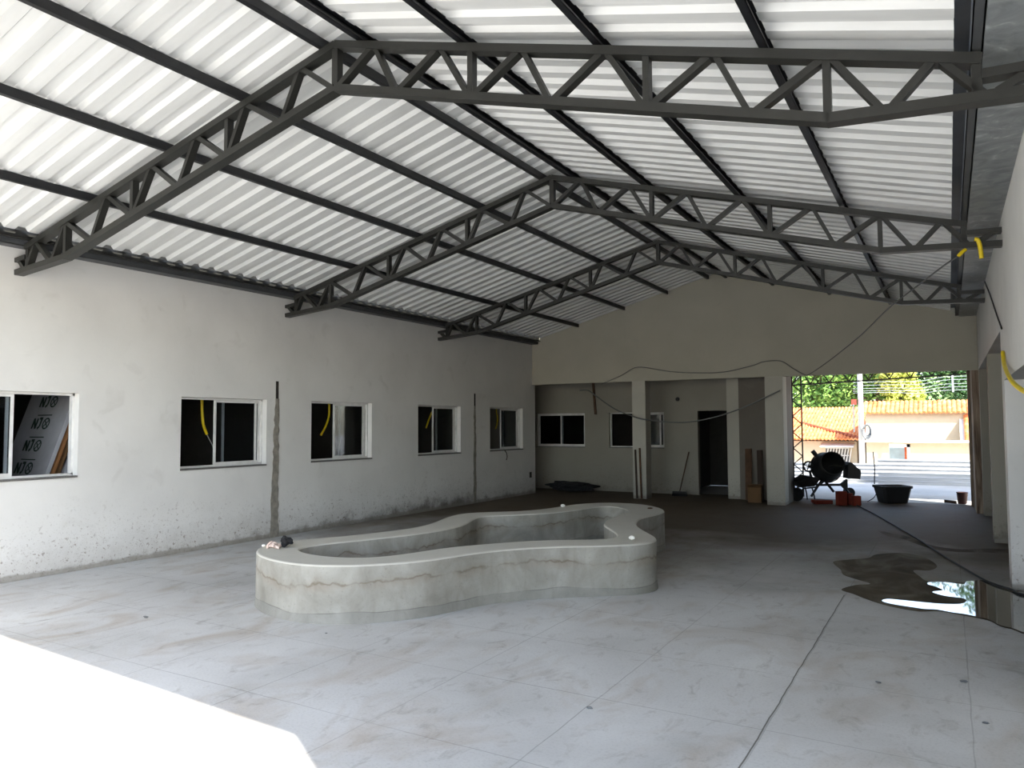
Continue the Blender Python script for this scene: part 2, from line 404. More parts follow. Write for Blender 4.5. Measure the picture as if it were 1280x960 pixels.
# ------------------------------------------------------------------ windows
def window(idx, o, u, n, w, z0, z1, th, kind, label):
    """sliding window: o = face corner, u along the wall, n towards the viewer"""
    u, n = Vector(u), Vector(n); root = empty('window_%d' % idx, Vector(o)+u*(w/2)+Vector((0, 0, z0)))
    base = Vector(o)
    def blk(mb, a, b, d0, d1, za, zb):
        p = base+u*a-n*d0-root.location; q = base+u*b-n*d1-root.location
        mb.box((p.x, p.y, za-z0), (q.x, q.y, zb-z0))
    e = .002
    f = MB(); D0, D1 = th*.55, th*.55+.065
    blk(f, e, .028, D0, D1, z0+.03, z1-e); blk(f, w-.028, w-e, D0, D1, z0+.03, z1-e); blk(f, e, w-e, D0, D1, z1-.028, z1-e); blk(f, e, w-e, D0, D1, z0+.022, z0+.05)
    f.build('frame', 'aluminium_white', root)
    sl = MB(); blk(sl, e, w-e, -.018, th-e, z0+e, z0+.024); sl.build('sill', 'granite_sill', root)
    def sash(a, b, d):
        sm = MB(); t = .034
        blk(sm, a, a+t, d, d+.022, z0+.05, z1-.03); blk(sm, b-t, b, d, d+.022, z0+.05, z1-.03)
        blk(sm, a+t, b-t, d, d+.022, z0+.05, z0+.085); blk(sm, a+t, b-t, d, d+.022, z1-.06, z1-.03)
        so = sm.build('sash', 'aluminium_white', root)
        pm = MB(); blk(pm, a+t, b-t, d+.008, d+.013, z0+.085, z1-.06)
        pm.build('pane', 'window_glass', so)
    h = w/2
    if kind == 'open_near':
        sash(h+.03, w-.03, D0+.036); sash(h-.13, w-.11, D0+.006)
    elif kind == 'open_far':
        sash(.03, h+.02, D0+.036); sash(.10, h+.06, D0+.006)
    else:
        sash(.03, h+.03, D0+.036); sash(h-.03, w-.03, D0+.006)
    return struct(root, label, 'window')
LBL = ['open sliding window showing printed boards stacked in the room', 'sliding window with a thick yellow conduit hanging low inside', 'sliding window just past the first grey cement strip, yellow conduit inside',
       'narrow-looking sliding window just before the second grey cement strip', 'sliding window at the end of the long wall by the porch']
for i, (a, b) in enumerate(WIN):
    window(i+1, (LW, a, 0), (0, 1, 0), (1, 0, 0), b-a, WZ0, WZ1, WTH, 'open_far' if i == 0 else 'open_near', LBL[i])
window(6, (-9.66, YP, 0), (1, 0, 0), (0, -1, 0), 1.44, 1.10, 2.0, .16, 'closed', 'porch window in the dark corner above a black heap')
window(7, (-7.54, YP, 0), (1, 0, 0), (0, -1, 0), 1.46, 1.10, 2.0, .16, 'open_near', 'porch window half hidden behind the white pillar')

# cement strips filling the chases in the left wall
def chase(y, label, wtop, wbot, shift):
    root = empty('cement_strip', (LW, y, 0)); mb = MB()
    rng = random.Random(int(y*10)); N = 26; z1 = 2.12
    L, R = [], []
    for k in range(N+1):
        t = k/N; z = z1*t; w = wbot+(wtop-wbot)*t
        L.append((0, -w/2+shift*(1-t)+rng.uniform(-.014, .014), z)); R.append((0, w/2+shift*(1-t)+rng.uniform(-.014, .014), z))
    pts = L+R[::-1]
    vs = [(0.001, p[1], p[2]) for p in pts]+[(.008, p[1], p[2]) for p in pts]
    n = N+1; fs = []
    for k in range(N):
        a, b, c_, d = k, k+1, 2*n-2-k, 2*n-1-k
        fs += [(a+2*n, b+2*n, c_+2*n, d+2*n)]
        fs += [(a, b, b+2*n, a+2*n), (c_, d, d+2*n, c_+2*n)]
    mb.add(vs, fs); mb.build('cement_fill', 'cement_grey', root)
    MB().box((.001, -wtop*.38, 2.10), (.006, wtop*.38, 2.39)).build('slot_shade', 'slot_dark', root)  # dark raised strip painted for the shade inside the open chase
    struct(root, label, 'trim')
chase(8.23, 'rough grey cement strip up the white wall between second and third windows', .07, .17, -.03)
chase(13.84, 'rough grey cement strip up the white wall before the last window', .07, .12, 0)

# ------------------------------------------------------------------ roof sheets
def sheets(name, x0, x1, label):
    mb = MB(); P = .245; y = .98; ys = []
    while y < 16.58:
        for dy, dz in ((0, 0), (.105, 0), (.135, .04), (.215, .04)):
            if y+dy < 16.60: ys.append((y+dy, dz))
        y += P
    n = len(ys); xs = [x0, x1]; th = .012
    vs = [(x, yy+.03*(x-LW)*0, zsh(x)+dz+k) for k in (0, th) for x in xs for yy, dz in ys]
    fs = [(i, i+1, n+i+1, n+i) for i in range(n-1)]+[(2*n+i, 3*n+i, 3*n+i+1, 2*n+i+1) for i in range(n-1)]
    fs += [(i, 2*n+i, 2*n+i+1, i+1) for i in range(n-1)]+[(n+i, n+i+1, 3*n+i+1, 3*n+i) for i in range(n-1)]
    mb.add(vs, fs)
    return struct(mb.build(name, 'roof_sheet'), label, 'ceiling')
sheets('ceiling', -8.72, RX, 'white corrugated metal roof slope above the windowed wall')
sheets('ceiling', RX, .09, 'white corrugated metal roof slope above the arcade')
struct(MB().prism([(RX-.2, 1.2, zsh(RX-.2)+.056), (RX, 1.2, zsh(RX)+.056), (RX+.2, 1.2, zsh(RX+.2)+.056), (RX+.2, 1.2, zsh(RX+.2)+.07), (RX, 1.2, zsh(RX)+.07), (RX-.2, 1.2, zsh(RX-.2)+.07)], (0, 15.3, 0)).build('trim_ridge', 'roof_sheet'), 'folded metal ridge cap over the roof sheets', 'trim')

struct(MB().box((-9.10, 1.0, 3.995), (-8.70, 16.6, 4.003)).box((-8.72, 1.65, zsh(-8.72)+.052), (-8.70, 16.6, 4.003)).build('trim_flashing', 'steel_gutter'), 'dark flashing between the roof sheets and the windowed wall', 'trim')
struct(MB().box((.07, .9, 3.985), (.70, 16.6, 3.993)).box((.07, .99, zsh(.07)+.052), (.076, 16.6, 3.99)).build('trim_flashing', 'steel_gutter'), 'dark flashing between the roof sheets and the arcade wall', 'trim')
# ------------------------------------------------------------------ trusses
BOT_R = [-4.34, -3.70, -3.02, -2.35, -1.66, -.985, -.25, .25]
TOP_R = [-3.95, -3.31, -2.60, -1.96, -1.23, -.56, .0]
BOT_L = [-4.34, -4.97, -5.63, -6.30, -6.97, -7.64, -8.33, -8.80]
TOP_L = [-4.73, -5.39, -6.04, -6.68, -7.38, -8.07, -8.62]
def zbot(x):
    if x > -.55: return 3.49+(-.05)*(x+.55)
    if x < -8.07: return 3.505+(x+8.07)*.09
    return 4.51-.27*abs(x-RX)
def truss(y0, dz, label):
    root = empty('roof_truss', (RX, y0+.03*(RX-LW), 0), .03)
    P = lambda x, z: (x-RX, 0, z+dz)
    H, Wd = .06, .10
    def part(name, segs, h, w):
        mb = MB()
        for a, b in segs: mb.bar(a, b, h, w)
        return mb.build(name, 'steel_black', root)
    tz = lambda x: ztop(x)-H/2
    bz = lambda x: zbot(x)+H/2
    part('top_chord', [(P(RX, tz(RX)), P(.215, tz(.215)))], H, Wd)
    part('top_chord', [(P(RX, tz(RX)), P(-8.79, tz(-8.79)))], H, Wd)
    part('bottom_chord', [(P(RX, bz(RX)), P(-.55, bz(-.55)))], H, Wd)
    part('bottom_chord', [(P(RX, bz(RX)), P(-8.07, bz(-8.07)))], H, Wd)
    part('bottom_chord', [(P(-.565, bz(-.555)), P(.505, bz(.505)))], H, Wd)
    part('bottom_chord', [(P(-8.055, bz(-8.065)), P(LW+.002, bz(LW)))], H, Wd)
    w, d = .045, .07
    for x in (RX, -3.02, -1.66, -.56, -5.63, -6.97, -8.07):
        part('web_vertical', [(P(x, zbot(x)+.05), P(x, ztop(x)-.04))], w if x != RX else .06, d)
    part('end_post', [(P(.19, zbot(.19)+.04), P(.19, ztop(.19)-.03))], .05, d)
    part('end_post', [(P(-8.765, zbot(-8.765)+.04), P(-8.765, ztop(-8.765)-.03))], .05, d)
    part('end_stub', [(P(.21, 3.605), P(.505, 3.60))], .05, Wd)
    part('end_stub', [(P(-8.78, 3.61), P(LW+.002, 3.59))], .05, Wd)
    for B, T in ((BOT_R, TOP_R), (BOT_L, TOP_L)):
        sg = 1 if B is BOT_R else -1
        for k, t in enumerate(T):
            o1 = .035 if B[k] in (RX, -3.02, -1.66, -5.63, -6.97) else .018
            b0 = B[k]+sg*o1
            if k == 6: b0 = B[6]+sg*.03
            part('web_diagonal', [(P(b0, zbot(b0)+.05), P(t-sg*.022, ztop(t)-.045))], w, d)
            b1 = B[k+1]-sg*.03
            part('web_diagonal', [(P(t+sg*.022, ztop(t)-.045), P(b1, zbot(b1)+.05))], w*.85, d)
    part('web_diagonal', [(P(.28, zbot(.28)+.05), P(.47, 3.60))], w, d)
    part('web_diagonal', [(P(-8.83, zbot(-8.83)+.05), P(-8.93, 3.59))], w, d)
    return tag(root, label, 'truss', 'black lattice roof trusses')
truss(4.452, -.030, 'big black steel roof truss, the one crossing the top of the picture')
truss(8.413, -.020, 'middle one of the three black steel roof trusses')
truss(12.503, 0, 'black steel roof truss closest to the shaded gable wall')

# purlins
def purlin(x, label, w=.05, h=.08, zb=None):
    sg = 0 if x == RX else math.copysign(1, RX-x)
    z = ztop(x)+.001 if zb is None else zb
    t = .004
    root = MB()
    y0, y1 = 1.005+.066*(.45-x), YB-.012
    if zb is None: y1 = YB-.05
    # C section, open away from the ridge
    a, b = x-w/2, x+w/2
    back = a if x > RX else b
    root.box((a, y0, z), (b, y1, z+t)); root.box((a, y0, z+h-t), (b, y1, z+h)); root.box((back-.002, y0, z), (back+.002, y1, z+h))
    root.box((a, y0, z), (a+t, y1, z+.018)); root.box((b-t, y0, z), (b, y1, z+.018))
    return tag(root.build('roof_purlin', 'steel_purlin'), label, 'purlin', 'black roof purlins')
for x, l in ((-4.51, 'black steel purlin just beside the ridge on the window side'), (-5.45, 'second black steel purlin down from the ridge, window side'),
             (-6.49, 'third black steel purlin down from the ridge, window side'), (-7.68, 'lowest black steel purlin above the windowed wall'),
             (-4.11, 'black steel purlin just beside the ridge on the arcade side'), (-3.13, 'second black steel purlin down from the ridge, arcade side'),
             (-2.02, 'third black steel purlin down from the ridge, arcade side'), (-.92, 'fourth black steel purlin down from the ridge, arcade side')):
    purlin(x, l)
eb = MB().box((.165, 1.03, ztop(.2)+.002), (.172, YB-.01, ztop(.2)+.12)).box((.165, 1.03, ztop(.2)+.002), (.222, YB-.01, ztop(.2)+.01)).box((.214, 1.03, ztop(.2)+.002), (.222, YB-.01, ztop(.2)+.20)).box((.08, 1.03, zsh(.1)+.05), (.222, YB-.01, zsh(.1)+.058))
tag(eb.build('eave_beam', 'steel_gutter'), 'dark steel eave beam between roof sheets and galvanised gutter', 'beam')
gt = MB().box((.224, 1.03, 3.705), (RW-.002, YB-.01, 3.711)).box((.224, 1.03, 3.71), (.230, YB-.01, 3.86))
tag(gt.build('gutter', 'galvanised'), 'wide dull galvanised gutter along the arcade wall', 'gutter')
ebl = MB().box((-8.775, 1.65, ztop(-8.74)+.002), (-8.715, YB-.01, ztop(-8.74)+.01)).box((-8.775, 1.65, ztop(-8.74)+.002), (-8.768, YB-.01, ztop(-8.74)+.10))
tag(ebl.build('eave_beam', 'steel_black'), 'black steel eave beam under the sheet ends over the windows', 'beam')
gl = empty('gutter', (-8.87, 8.5, 3.7))
gm = MB().box((LW+.002+8.87, -6.8, .0), (.08, 7.97, .006)).box((.074, -6.8, .0), (.08, 7.97, .10)); gm.build('trough', 'steel_gutter', gl)
MB().box((.078, -6.8, .07), (.092, 7.97, .085)).build('lip', 'steel_gutter', gl)
tag(gl, 'dark grey gutter along the top of the windowed wall', 'gutter')

# ------------------------------------------------------------------ planter
OUT = [(-5.78, 5.06), (-5.59, 4.94), (-5.38, 4.85), (-5.17, 4.81), (-5.0, 4.79), (-4.84, 4.81), (-4.69, 4.85), (-4.55, 4.93), (-4.44, 5.0), (-4.31, 5.14), (-4.17, 5.3), (-4.05, 5.52), (-3.98, 5.73), (-3.91, 5.96), (-3.81, 6.18), (-3.7, 6.36), (-3.54, 6.56), (-3.35, 6.73), (-3.17, 6.86), (-3.0, 6.99), (-2.85, 7.11), (-2.73, 7.24), (-2.67, 7.37), (-2.65, 7.49), (-2.68, 7.63), (-2.76, 7.8), (-2.88, 7.98), (-3.04, 8.21), (-3.21, 8.48), (-3.33, 8.75), (-3.41, 9.02), (-3.445, 9.23), (-3.44, 9.44), (-3.41, 9.66), (-3.40, 9.88), (-3.44, 10.13), (-3.57, 10.4), (-3.76, 10.63), (-4.0, 10.81), (-4.26, 10.87), (-4.5, 10.84), (-4.69, 10.73), (-4.83, 10.55), (-4.93, 10.28), (-4.99, 9.9), (-5.06, 9.55), (-5.2, 9.24), (-5.4, 9.01), (-5.58, 8.86), (-5.72, 8.69), (-5.76, 8.42), (-5.68, 8.03), (-5.54, 7.58), (-5.48, 7.2), (-5.52, 6.89), (-5.59, 6.65), (-5.66, 6.43), (-5.73, 6.24), (-5.88, 5.98), (-5.99, 5.73), (-6.03, 5.51), (-5.98, 5.33), (-5.89, 5.18)]
INN = [(-5.54, 5.37), (-5.39, 5.27), (-5.19, 5.21), (-4.98, 5.2), (-4.77, 5.25), (-4.63, 5.33), (-4.55, 5.42), (-4.46, 5.6), (-4.39, 5.84), (-4.33, 6.05), (-4.25, 6.24), (-4.15, 6.4), (-4.04, 6.57), (-3.86, 6.82), (-3.61, 7.06), (-3.34, 7.24), (-3.18, 7.36), (-3.11, 7.5), (-3.14, 7.67), (-3.27, 7.91), (-3.46, 8.17), (-3.62, 8.42), (-3.71, 8.66), (-3.78, 8.94), (-3.82, 9.25), (-3.83, 9.53), (-3.86, 9.79), (-3.96, 10.06), (-4.15, 10.28), (-4.33, 10.38), (-4.46, 10.31), (-4.53, 10.06), (-4.6, 9.66), (-4.74, 9.25), (-4.9, 8.98), (-5.1, 8.76), (-5.3, 8.57), (-5.36, 8.38), (-5.28, 8.09), (-5.15, 7.76), (-5.08, 7.47), (-5.08, 7.08), (-5.17, 6.68), (-5.28, 6.37), (-5.39, 6.11), (-5.47, 5.93), (-5.56, 5.7), (-5.58, 5.52)]
def loop(pts, n): return [Vector((p.x, p.y, 0)) for p in spline([(x, y, 0) for x, y in pts], n, True)]
def resample(L, N):
    acc = [0]
    for i in range(len(L)): acc.append(acc[-1]+(L[(i+1) % len(L)]-L[i]).length)
    out = []; j = 0
    for k in range(N):
        t = acc[-1]*k/N
        while acc[j+1] < t: j += 1
        f = (t-acc[j])/max(1e-9, acc[j+1]-acc[j]); out.append(L[j].lerp(L[(j+1) % len(L)], f))
    return out
def smoothloop(L, it=3):
    for _ in range(it): L = [(L[i-1]+L[i]*2+L[(i+1) % len(L)])/4 for i in range(len(L))]
    return L
Lo = smoothloop(resample(loop(OUT, 4), 260)); Li = smoothloop(resample(loop(INN, 4), 220))
HP = .50
bm = bmesh.new()
def ring(L, z, k=0.0):
    c_ = sum(L, Vector())/len(L)
    return [bm.verts.new((p.x, p.y, z)) for p in L]
def nrm(L, i, sgn): 
    t = L[(i+1) % len(L)]-L[i-1]; return Vector((t.y, -t.x, 0)).normalized()*sgn
def off(L, d, sgn): return [p+nrm(L, i, sgn)*d for i, p in enumerate(L)]
def skin(a, b):
    n = len(a)
    for i in range(n): bm.faces.new((a[i], a[(i+1) % n], b[(i+1) % n], b[i]))
def area(L): return sum(L[i].x*L[(i+1) % len(L)].y-L[(i+1) % len(L)].x*L[i].y for i in range(len(L)))/2
so = 1 if area(Lo) > 0 else -1; si = -1 if area(Li) > 0 else 1
o_rings = [ring(off(Lo, .010, so), .0), ring(off(Lo, .003, so), .05), ring(Lo, .12), ring(Lo, .25), ring(Lo, .38), ring(Lo, HP-.018), ring(off(Lo, -.006, so), HP-.005), ring(off(Lo, -.018, so), HP)]
for a, b in zip(o_rings, o_rings[1:]): skin(a, b)
i_rings = [ring(Li, .04), ring(Li, .25), ring(Li, HP-.015), ring(off(Li, -.005, si), HP-.004), ring(off(Li, -.015, si), HP)]
for a, b in zip(i_rings, i_rings[1:]): skin(a, b)
# rim between the two loops, floor of the basin
def edges_of(r): return [bm.edges.get((r[i], r[(i+1) % len(r)])) for i in range(len(r))]
bmesh.ops.triangle_fill(bm, use_beauty=True, edges=edges_of(o_rings[-1])+edges_of(i_rings[-1]))
bmesh.ops.triangle_fill(bm, use_beauty=True, edges=edges_of(i_rings[0]))
bmesh.ops.recalc_face_normals(bm, faces=bm.faces)
me = D.meshes.new('planter'); bm.to_mesh(me); bm.free(); me.materials.append(MATS['planter_render'])
for p in me.polygons: p.use_smooth = abs(p.normal.z) < .9
tag(D.objects.new('planter', me), 'low curved bone-shaped concrete planter basin in the middle of the floor', 'planter'); COL.objects.link(D.objects['planter'])

# things lying on the planter rim
def blob(name, c, r, mat, seed, rough=.35, sq=(1, 1, 1), sub=2, parent=None):
    bm = bmesh.new(); bmesh.ops.create_icosphere(bm, subdivisions=sub, radius=1)
    rng = random.Random(seed); ph = [rng.uniform(0, 6) for _ in range(6)]
    for v in bm.verts:
        p = v.co; k = 1+rough*(math.sin(3*p.x+ph[0])*math.sin(4*p.y+ph[1])+.5*math.sin(7*p.z+ph[2]+3*p.x)+.4*rng.uniform(-1, 1))
        v.co = Vector((p.x*sq[0], p.y*sq[1], p.z*sq[2]))*k*r
    zmin = min(v.co.z for v in bm.verts)
    for v in bm.verts: v.co.z -= zmin
    me = D.meshes.new(name); bm.to_mesh(me); bm.free(); me.materials.append(MATS[mat])
    o = D.objects.new(name, me); COL.objects.link(o); o.location = c
    if parent: o.parent = parent
    return o
p = at(357.5, 684, 2, HP)
tag(blob('rag', (p.x, p.y, HP), .055, 'cloth_black', 3, .3, (1.15, .9, .8), 3), 'crumpled black rag on the rounded end of the planter rim', 'rag')
p = at(342, 684.5, 2, HP)
pb = MB()
rng = random.Random(5)
for k in range(7):
    a = rng.uniform(0, 3.1); L_ = rng.uniform(.05, .10); q = Vector((p.x+rng.uniform(-.07, .07), p.y+rng.uniform(-.05, .05), HP+.006+.004*k))
    dv = Vector((math.cos(a), math.sin(a), 0))*L_
    pb.tube([q-dv, q+Vector((0, 0, .012)), q+dv], [.012, .018, .010], 6)
tag(pb.build('paper_scraps', 'paper_pink', smooth=True), 'crumpled pinkish paper scraps beside the black rag on the rim', 'paper', kind='stuff')
for (u, v, r, sd, l) in ((329.5, 683.5, .022, 1, 'white plaster lump at the very end of the planter rim'), (703.5, 634, .035, 2, 'white plaster lump on the far side of the planter rim'), (790, 675, .034, 4, 'white plaster lump on the planter corner by the open floor'),):
    q = at(u, v, 2, HP); tag(blob('plaster_lump', (q.x, q.y, HP), r, 'white_chalk', sd, .15, (1, .8, .6)), l, 'plaster lump', 'plaster lumps on the planter rim')
q = at(812.5, 636.3, 2, HP)
tag(blob('stone_chip', (q.x, q.y, HP), .03, 'wood_dark', 9, .2, (1.3, .8, .35)), 'small dark stone chip on the planter rim nearest the porch', 'stone')
# grit on the floor
for (u, v, r, l) in ((182, 772, .03, 'dark grit lump on open floor before the planter end'), (737, 886, .022, 'small dark grit lump on the floor by the long joint'), (1098, 854, .02, 'small dark grit lump on the floor below the puddle'), (1205, 853, .03, 'dark grit lump on the floor under the puddle edge'),
                     (1232, 905, .022, 'dark grit lump lowest on the stained floor'), (408, 792, .014, 'tiny dark grit speck before the planter')):
    q = at(u, v, 2, 0); tag(blob('grit_lump', (q.x, q.y, 0), r*.6, 'cable_grey', int(u), .3, (1.4, .8, .45)), l, 'grit')

# ------------------------------------------------------------------ puddle
def floor_poly(name, px, z, mat, label, cat, kind=None, n=4):
    pts = [at(1020+x*.20313, 660+y*.20319, 2, 0) for x, y in px]
    L = spline([(p.x, p.y, 0) for p in pts], n, True)
    bm = bmesh.new(); vs = [bm.verts.new((p.x, p.y, z)) for p in L]
    es = [bm.edges.new((vs[i], vs[(i+1) % len(vs)])) for i in range(len(vs))]
    bmesh.ops.triangle_fill(bm, use_beauty=True, edges=es)
    bmesh.ops.recalc_face_normals(bm, faces=bm.faces)
    for f in bm.faces:
        if f.normal.z < 0: f.normal_flip()
    me = D.meshes.new(name); bm.to_mesh(me); bm.free(); me.materials.append(MATS[mat])
    o = D.objects.new(name, me); COL.objects.link(o)
    return tag(o, label, cat, kind=kind)
DAMP = [(105, 210), (200, 196), (320, 186), (375, 163), (520, 154), (610, 166), (690, 192), (745, 235), (700, 262), (600, 262), (640, 300), (700, 330), (920, 338), (1010, 320), (1100, 340), (1200, 385), (1330, 400), (1330, 640), (1200, 624), (1130, 606), (1060, 572), (920, 543), (760, 515), (640, 516), (520, 498), (400, 470), (300, 436), (230, 408), (155, 380), (245, 352), (335, 345), (250, 318), (170, 290), (150, 256)]
WATER = [(690, 338), (770, 334), (905, 348), (930, 330), (1040, 327), (1100, 350), (1200, 395), (1330, 408), (1330, 632), (1200, 617), (1130, 600), (1060, 565), (1000, 551), (920, 534), (840, 523), (740, 505), (670, 502), (600, 492), (520, 480), (440, 465), (405, 450), (440, 440), (520, 446), (600, 454), (680, 462), (780, 470), (890, 470), (925, 452), (900, 435), (800, 422), (730, 404), (720, 394), (780, 385), (740, 366), (690, 350)]
floor_poly('damp_patch', DAMP, .003, 'damp_concrete', 'dark damp patch spreading round the puddle on the concrete floor', 'damp patch')
floor_poly('puddle', WATER, .006, 'water', 'shallow puddle mirroring the bright street opening', 'puddle')
STREAK = [(380, 15), (470, 35), (560, 52), (640, 85), (760, 118), (900, 132), (1060, 128), (1250, 140), (1250, 165), (1060, 152), (900, 150), (740, 135), (620, 100), (540, 70), (440, 50)]
floor_poly('damp_streak', STREAK, .003, 'damp_concrete', 'thin dark damp streak crossing the floor before the pillars', 'damp patch')

# ------------------------------------------------------------------ cables and conduits
def cable(name, pts, r, mat, label, cat, n=8, group=None):
    return tag(MB().tube(spline(pts, n), r, 8).build(name, mat, smooth=True), label, cat, group)
A = lambda u, v, Y: at(u, v, 1, Y)
# floor hose
hp = [at(1070, 632, 2, 0), at(1092, 643, 2, 0), at(1118, 658, 2, 0), at(1150, 677, 2, 0), at(1182, 698, 2, 0), at(1210, 715, 2, 0), at(1235, 729, 2, 0), at(1262, 738, 2, 0), at(1285, 741, 2, 0)]
hp = [(p.x, p.y, .017) for p in hp]
hp[-1] = (.75, 8.9, .017); hp.append((2.2, 9.0, .017))
cable('hose', hp, [.011]*(8*(len(hp)-1)+1), 'cable_black', 'black hose snaking over the floor from the mixer past the puddle', 'hose')
# upper cable along the back beam
yb = YB-.05
up = [A(752, 480, yb), A(775, 470, yb), A(790, 461, yb), A(798, 459, yb), A(808, 459.5, yb), A(838, 464.5, yb), A(870, 466, yb), A(905, 465, yb), A(940, 457, yb), A(955, 452, yb), A(976, 451.5, yb), A(992, 461, yb), A(1006, 468.5, yb), A(1012, 467.5, yb-.1), A(1035, 452, 15.9), A(1075, 420, 14.2), A(1110, 386, 12.4), A(1150, 355, 10.6), A(1180, 332, 9.3), A(1197, 321, 8.75)]
cable('cable', up, .009, 'cable_grey', 'thin grey cable looping over both white pillars and up to a roof truss', 'cable')
dn = [A(725, 488, 17.2), A(735, 488, 17.0), A(745, 495, 16.9), A(768, 511, 16.6), A(790, 520, yb-.03), A(806, 524.5, yb-.04), A(840, 528, yb-.05), A(872, 526, yb-.05), A(905, 518, yb-.05), A(935, 507, yb-.05), A(956, 497, yb-.05), A(975, 488, yb-.04)]
cable('cable', dn, .014, 'cable_grey', 'thick grey cable sagging across the dark porch between the pillars', 'cable')
wl = [at(1231, 352, 0, RW-.01), at(1238, 370, 0, RW-.012), at(1245, 391, 0, RW-.012), at(1252, 411, 0, RW-.01)]
cable('cable', wl, .008, 'cable_black', 'thin black cable running down the arcade wall under the gutter', 'cable')
# yellow conduits
c1 = [A(1207, 312, 8.6), A(1203, 315, 8.58), A(1198, 320, 8.56)]
cable('conduit', c1, .018, 'plastic_yellow', 'short yellow conduit stub where the cable leaves the roof truss', 'conduit')
c2 = [A(1218, 299, 8.55), A(1222, 300, 8.55), A(1225, 308, 8.55), A(1227, 323, 8.55)]
cable('conduit', c2, .02, 'plastic_yellow', 'yellow conduit hooked over the truss end by the galvanised gutter', 'conduit')
c3 = [at(1253.5, 440, 0, RW-.02), at(1255.5, 456, 0, RW-.03), at(1260, 468, 0, RW-.06), at(1267, 479, 0, RW-.06), at(1280, 489, 0, RW-.04), at(1292, 493, 0, RW-.04)]
cable('conduit', c3, .018, 'plastic_yellow', 'long bent yellow conduit hanging on the arcade pier by the picture edge', 'conduit')
def hang(px, X, label, r=.018, tail=None):
    t = at(px[0][0], px[0][1]-16, 0, X)
    pts = [(t.x, t.y, 2.74)]+[tuple(at(u, v, 0, X)) for u, v in px]
    o = cable('conduit', pts, r, 'plastic_yellow', label, 'conduit', group='yellow conduits hanging behind the windows')
    if tail: MB().tube(spline([at(u, v, 0, X) for u, v in tail], 5), .006, 6).build('wire', 'wire_white', o)
hang([(252.5, 498), (252.8, 515), (254, 530), (258.5, 543)], -9.5, 'thick yellow conduit hanging inside the second window', .022, [(258, 542), (262, 550), (265.5, 557), (267, 566), (267, 574)])
hang([(411.5, 505), (411, 520), (407, 533), (401, 544)], -9.5, 'yellow conduit curving down inside the third window', .020)
hang([(541, 509), (539, 517), (536, 525), (532.5, 535)], -9.5, 'yellow conduit slanting down inside the fourth window', .018)
hang([(620.5, 512), (621.5, 520), (621.5, 528), (619.5, 536)], -9.5, 'thin yellow conduit inside the last window of the long wall', .014)

# ------------------------------------------------------------------ boards stored behind the first window
def board(k, ye, mat, w, label, cat, th, L_, prints=False):
    root = empty('stored_board', (-9.70, ye, 0)); lean = .34
    up = Vector((0, math.sin(math.atan(lean)), math.cos(math.atan(lean)))); nn = Vector((0, up.z, -up.y))
    mb = MB(); a = Vector((0, 0, .02))
    mb.prism([a, a+Vector((-w, 0, 0)), a+Vector((-w, 0, 0))+up*L_, a+up*L_], nn*th)
    mb.build('sheet', mat, root)
    if prints:
        for j in range(6):
            pm = MB(); o = a+up*(.62+.30*j)+Vector((-w*.5, 0, 0))-nn*.003
            X = Vector((1, 0, 0))
            def st(x0, y0, x1, y1, t=.032): pm.bar(o+X*x0+up*y0, o+X*x1+up*y1, t, .002, nn)
            st(-.20, -.07, -.20, .07); st(-.20, .07, -.12, -.07); st(-.12, -.07, -.12, .07)
            st(-.03, .07, -.03, -.04); st(-.03, -.04, -.07, -.07); st(-.08, .07, -.01, .07)
            ringp = [o+X*(.10+.07*math.cos(t))+up*(.07*math.sin(t)) for t in (2*math.pi*q/14 for q in range(15))]
            for q0, q1 in zip(ringp, ringp[1:]): pm.bar(q0, q1, .02, .002, nn)
            st(.06, -.04, .14, .04, .016); st(.06, .04, .14, -.04, .016)
            st(-.16, .115, .17, .115, .014)
            po = pm.build('printed_mark', 'print_green', root); po['label'] = 'dark green printed logo'
    return tag(root, label, cat, 'boards leaning in the room')
board(0, 4.82, 'board_face', 1.02, 'grey sheet printed with dark logos leaning behind the first window', 'board', .05, 2.5, True)
board(1, 4.90, 'wood_brown', .66, 'brown wooden board behind the printed grey sheet', 'board', .035, 2.35)
board(2, 4.97, 'cardboard', .58, 'tan board between the brown board and the window edge', 'board', .03, 2.3)
board(3, 5.05, 'board_face', .50, 'plain grey sheet at the back of the leaning boards', 'board', .05, 2.3)

# ------------------------------------------------------------------ porch things
# hanging wood
p = A(741, 482, 17.1)
hw = MB().bar((p.x, p.y, 2.92), tuple(A(744.5, 518, 17.1)), .05, .05)
tag(hw.build('hanging_batten', 'wood_dark'), 'short dark wooden batten hanging from the porch ceiling', 'batten')
# battens on the pillar
for (u0, v0, u1, v1, l, mt) in ((794, 562, 796.3, 623.2, 'thin dark batten leaning on the first pillar, nearer the windows', 'plank_dark'), (799.5, 560, 801.8, 622.6, 'thin red-brown batten leaning on the first pillar, nearer the door', 'plank_brown')):
    b = at(u1, v1, 2, .0); b.y = 16.40; t = A(u0, v0, 16.435)
    tag(MB().bar((at(u1, v1, 1, 16.38).x, 16.38, .012), tuple(t), .035, .03).build('batten', mt), l, 'batten')
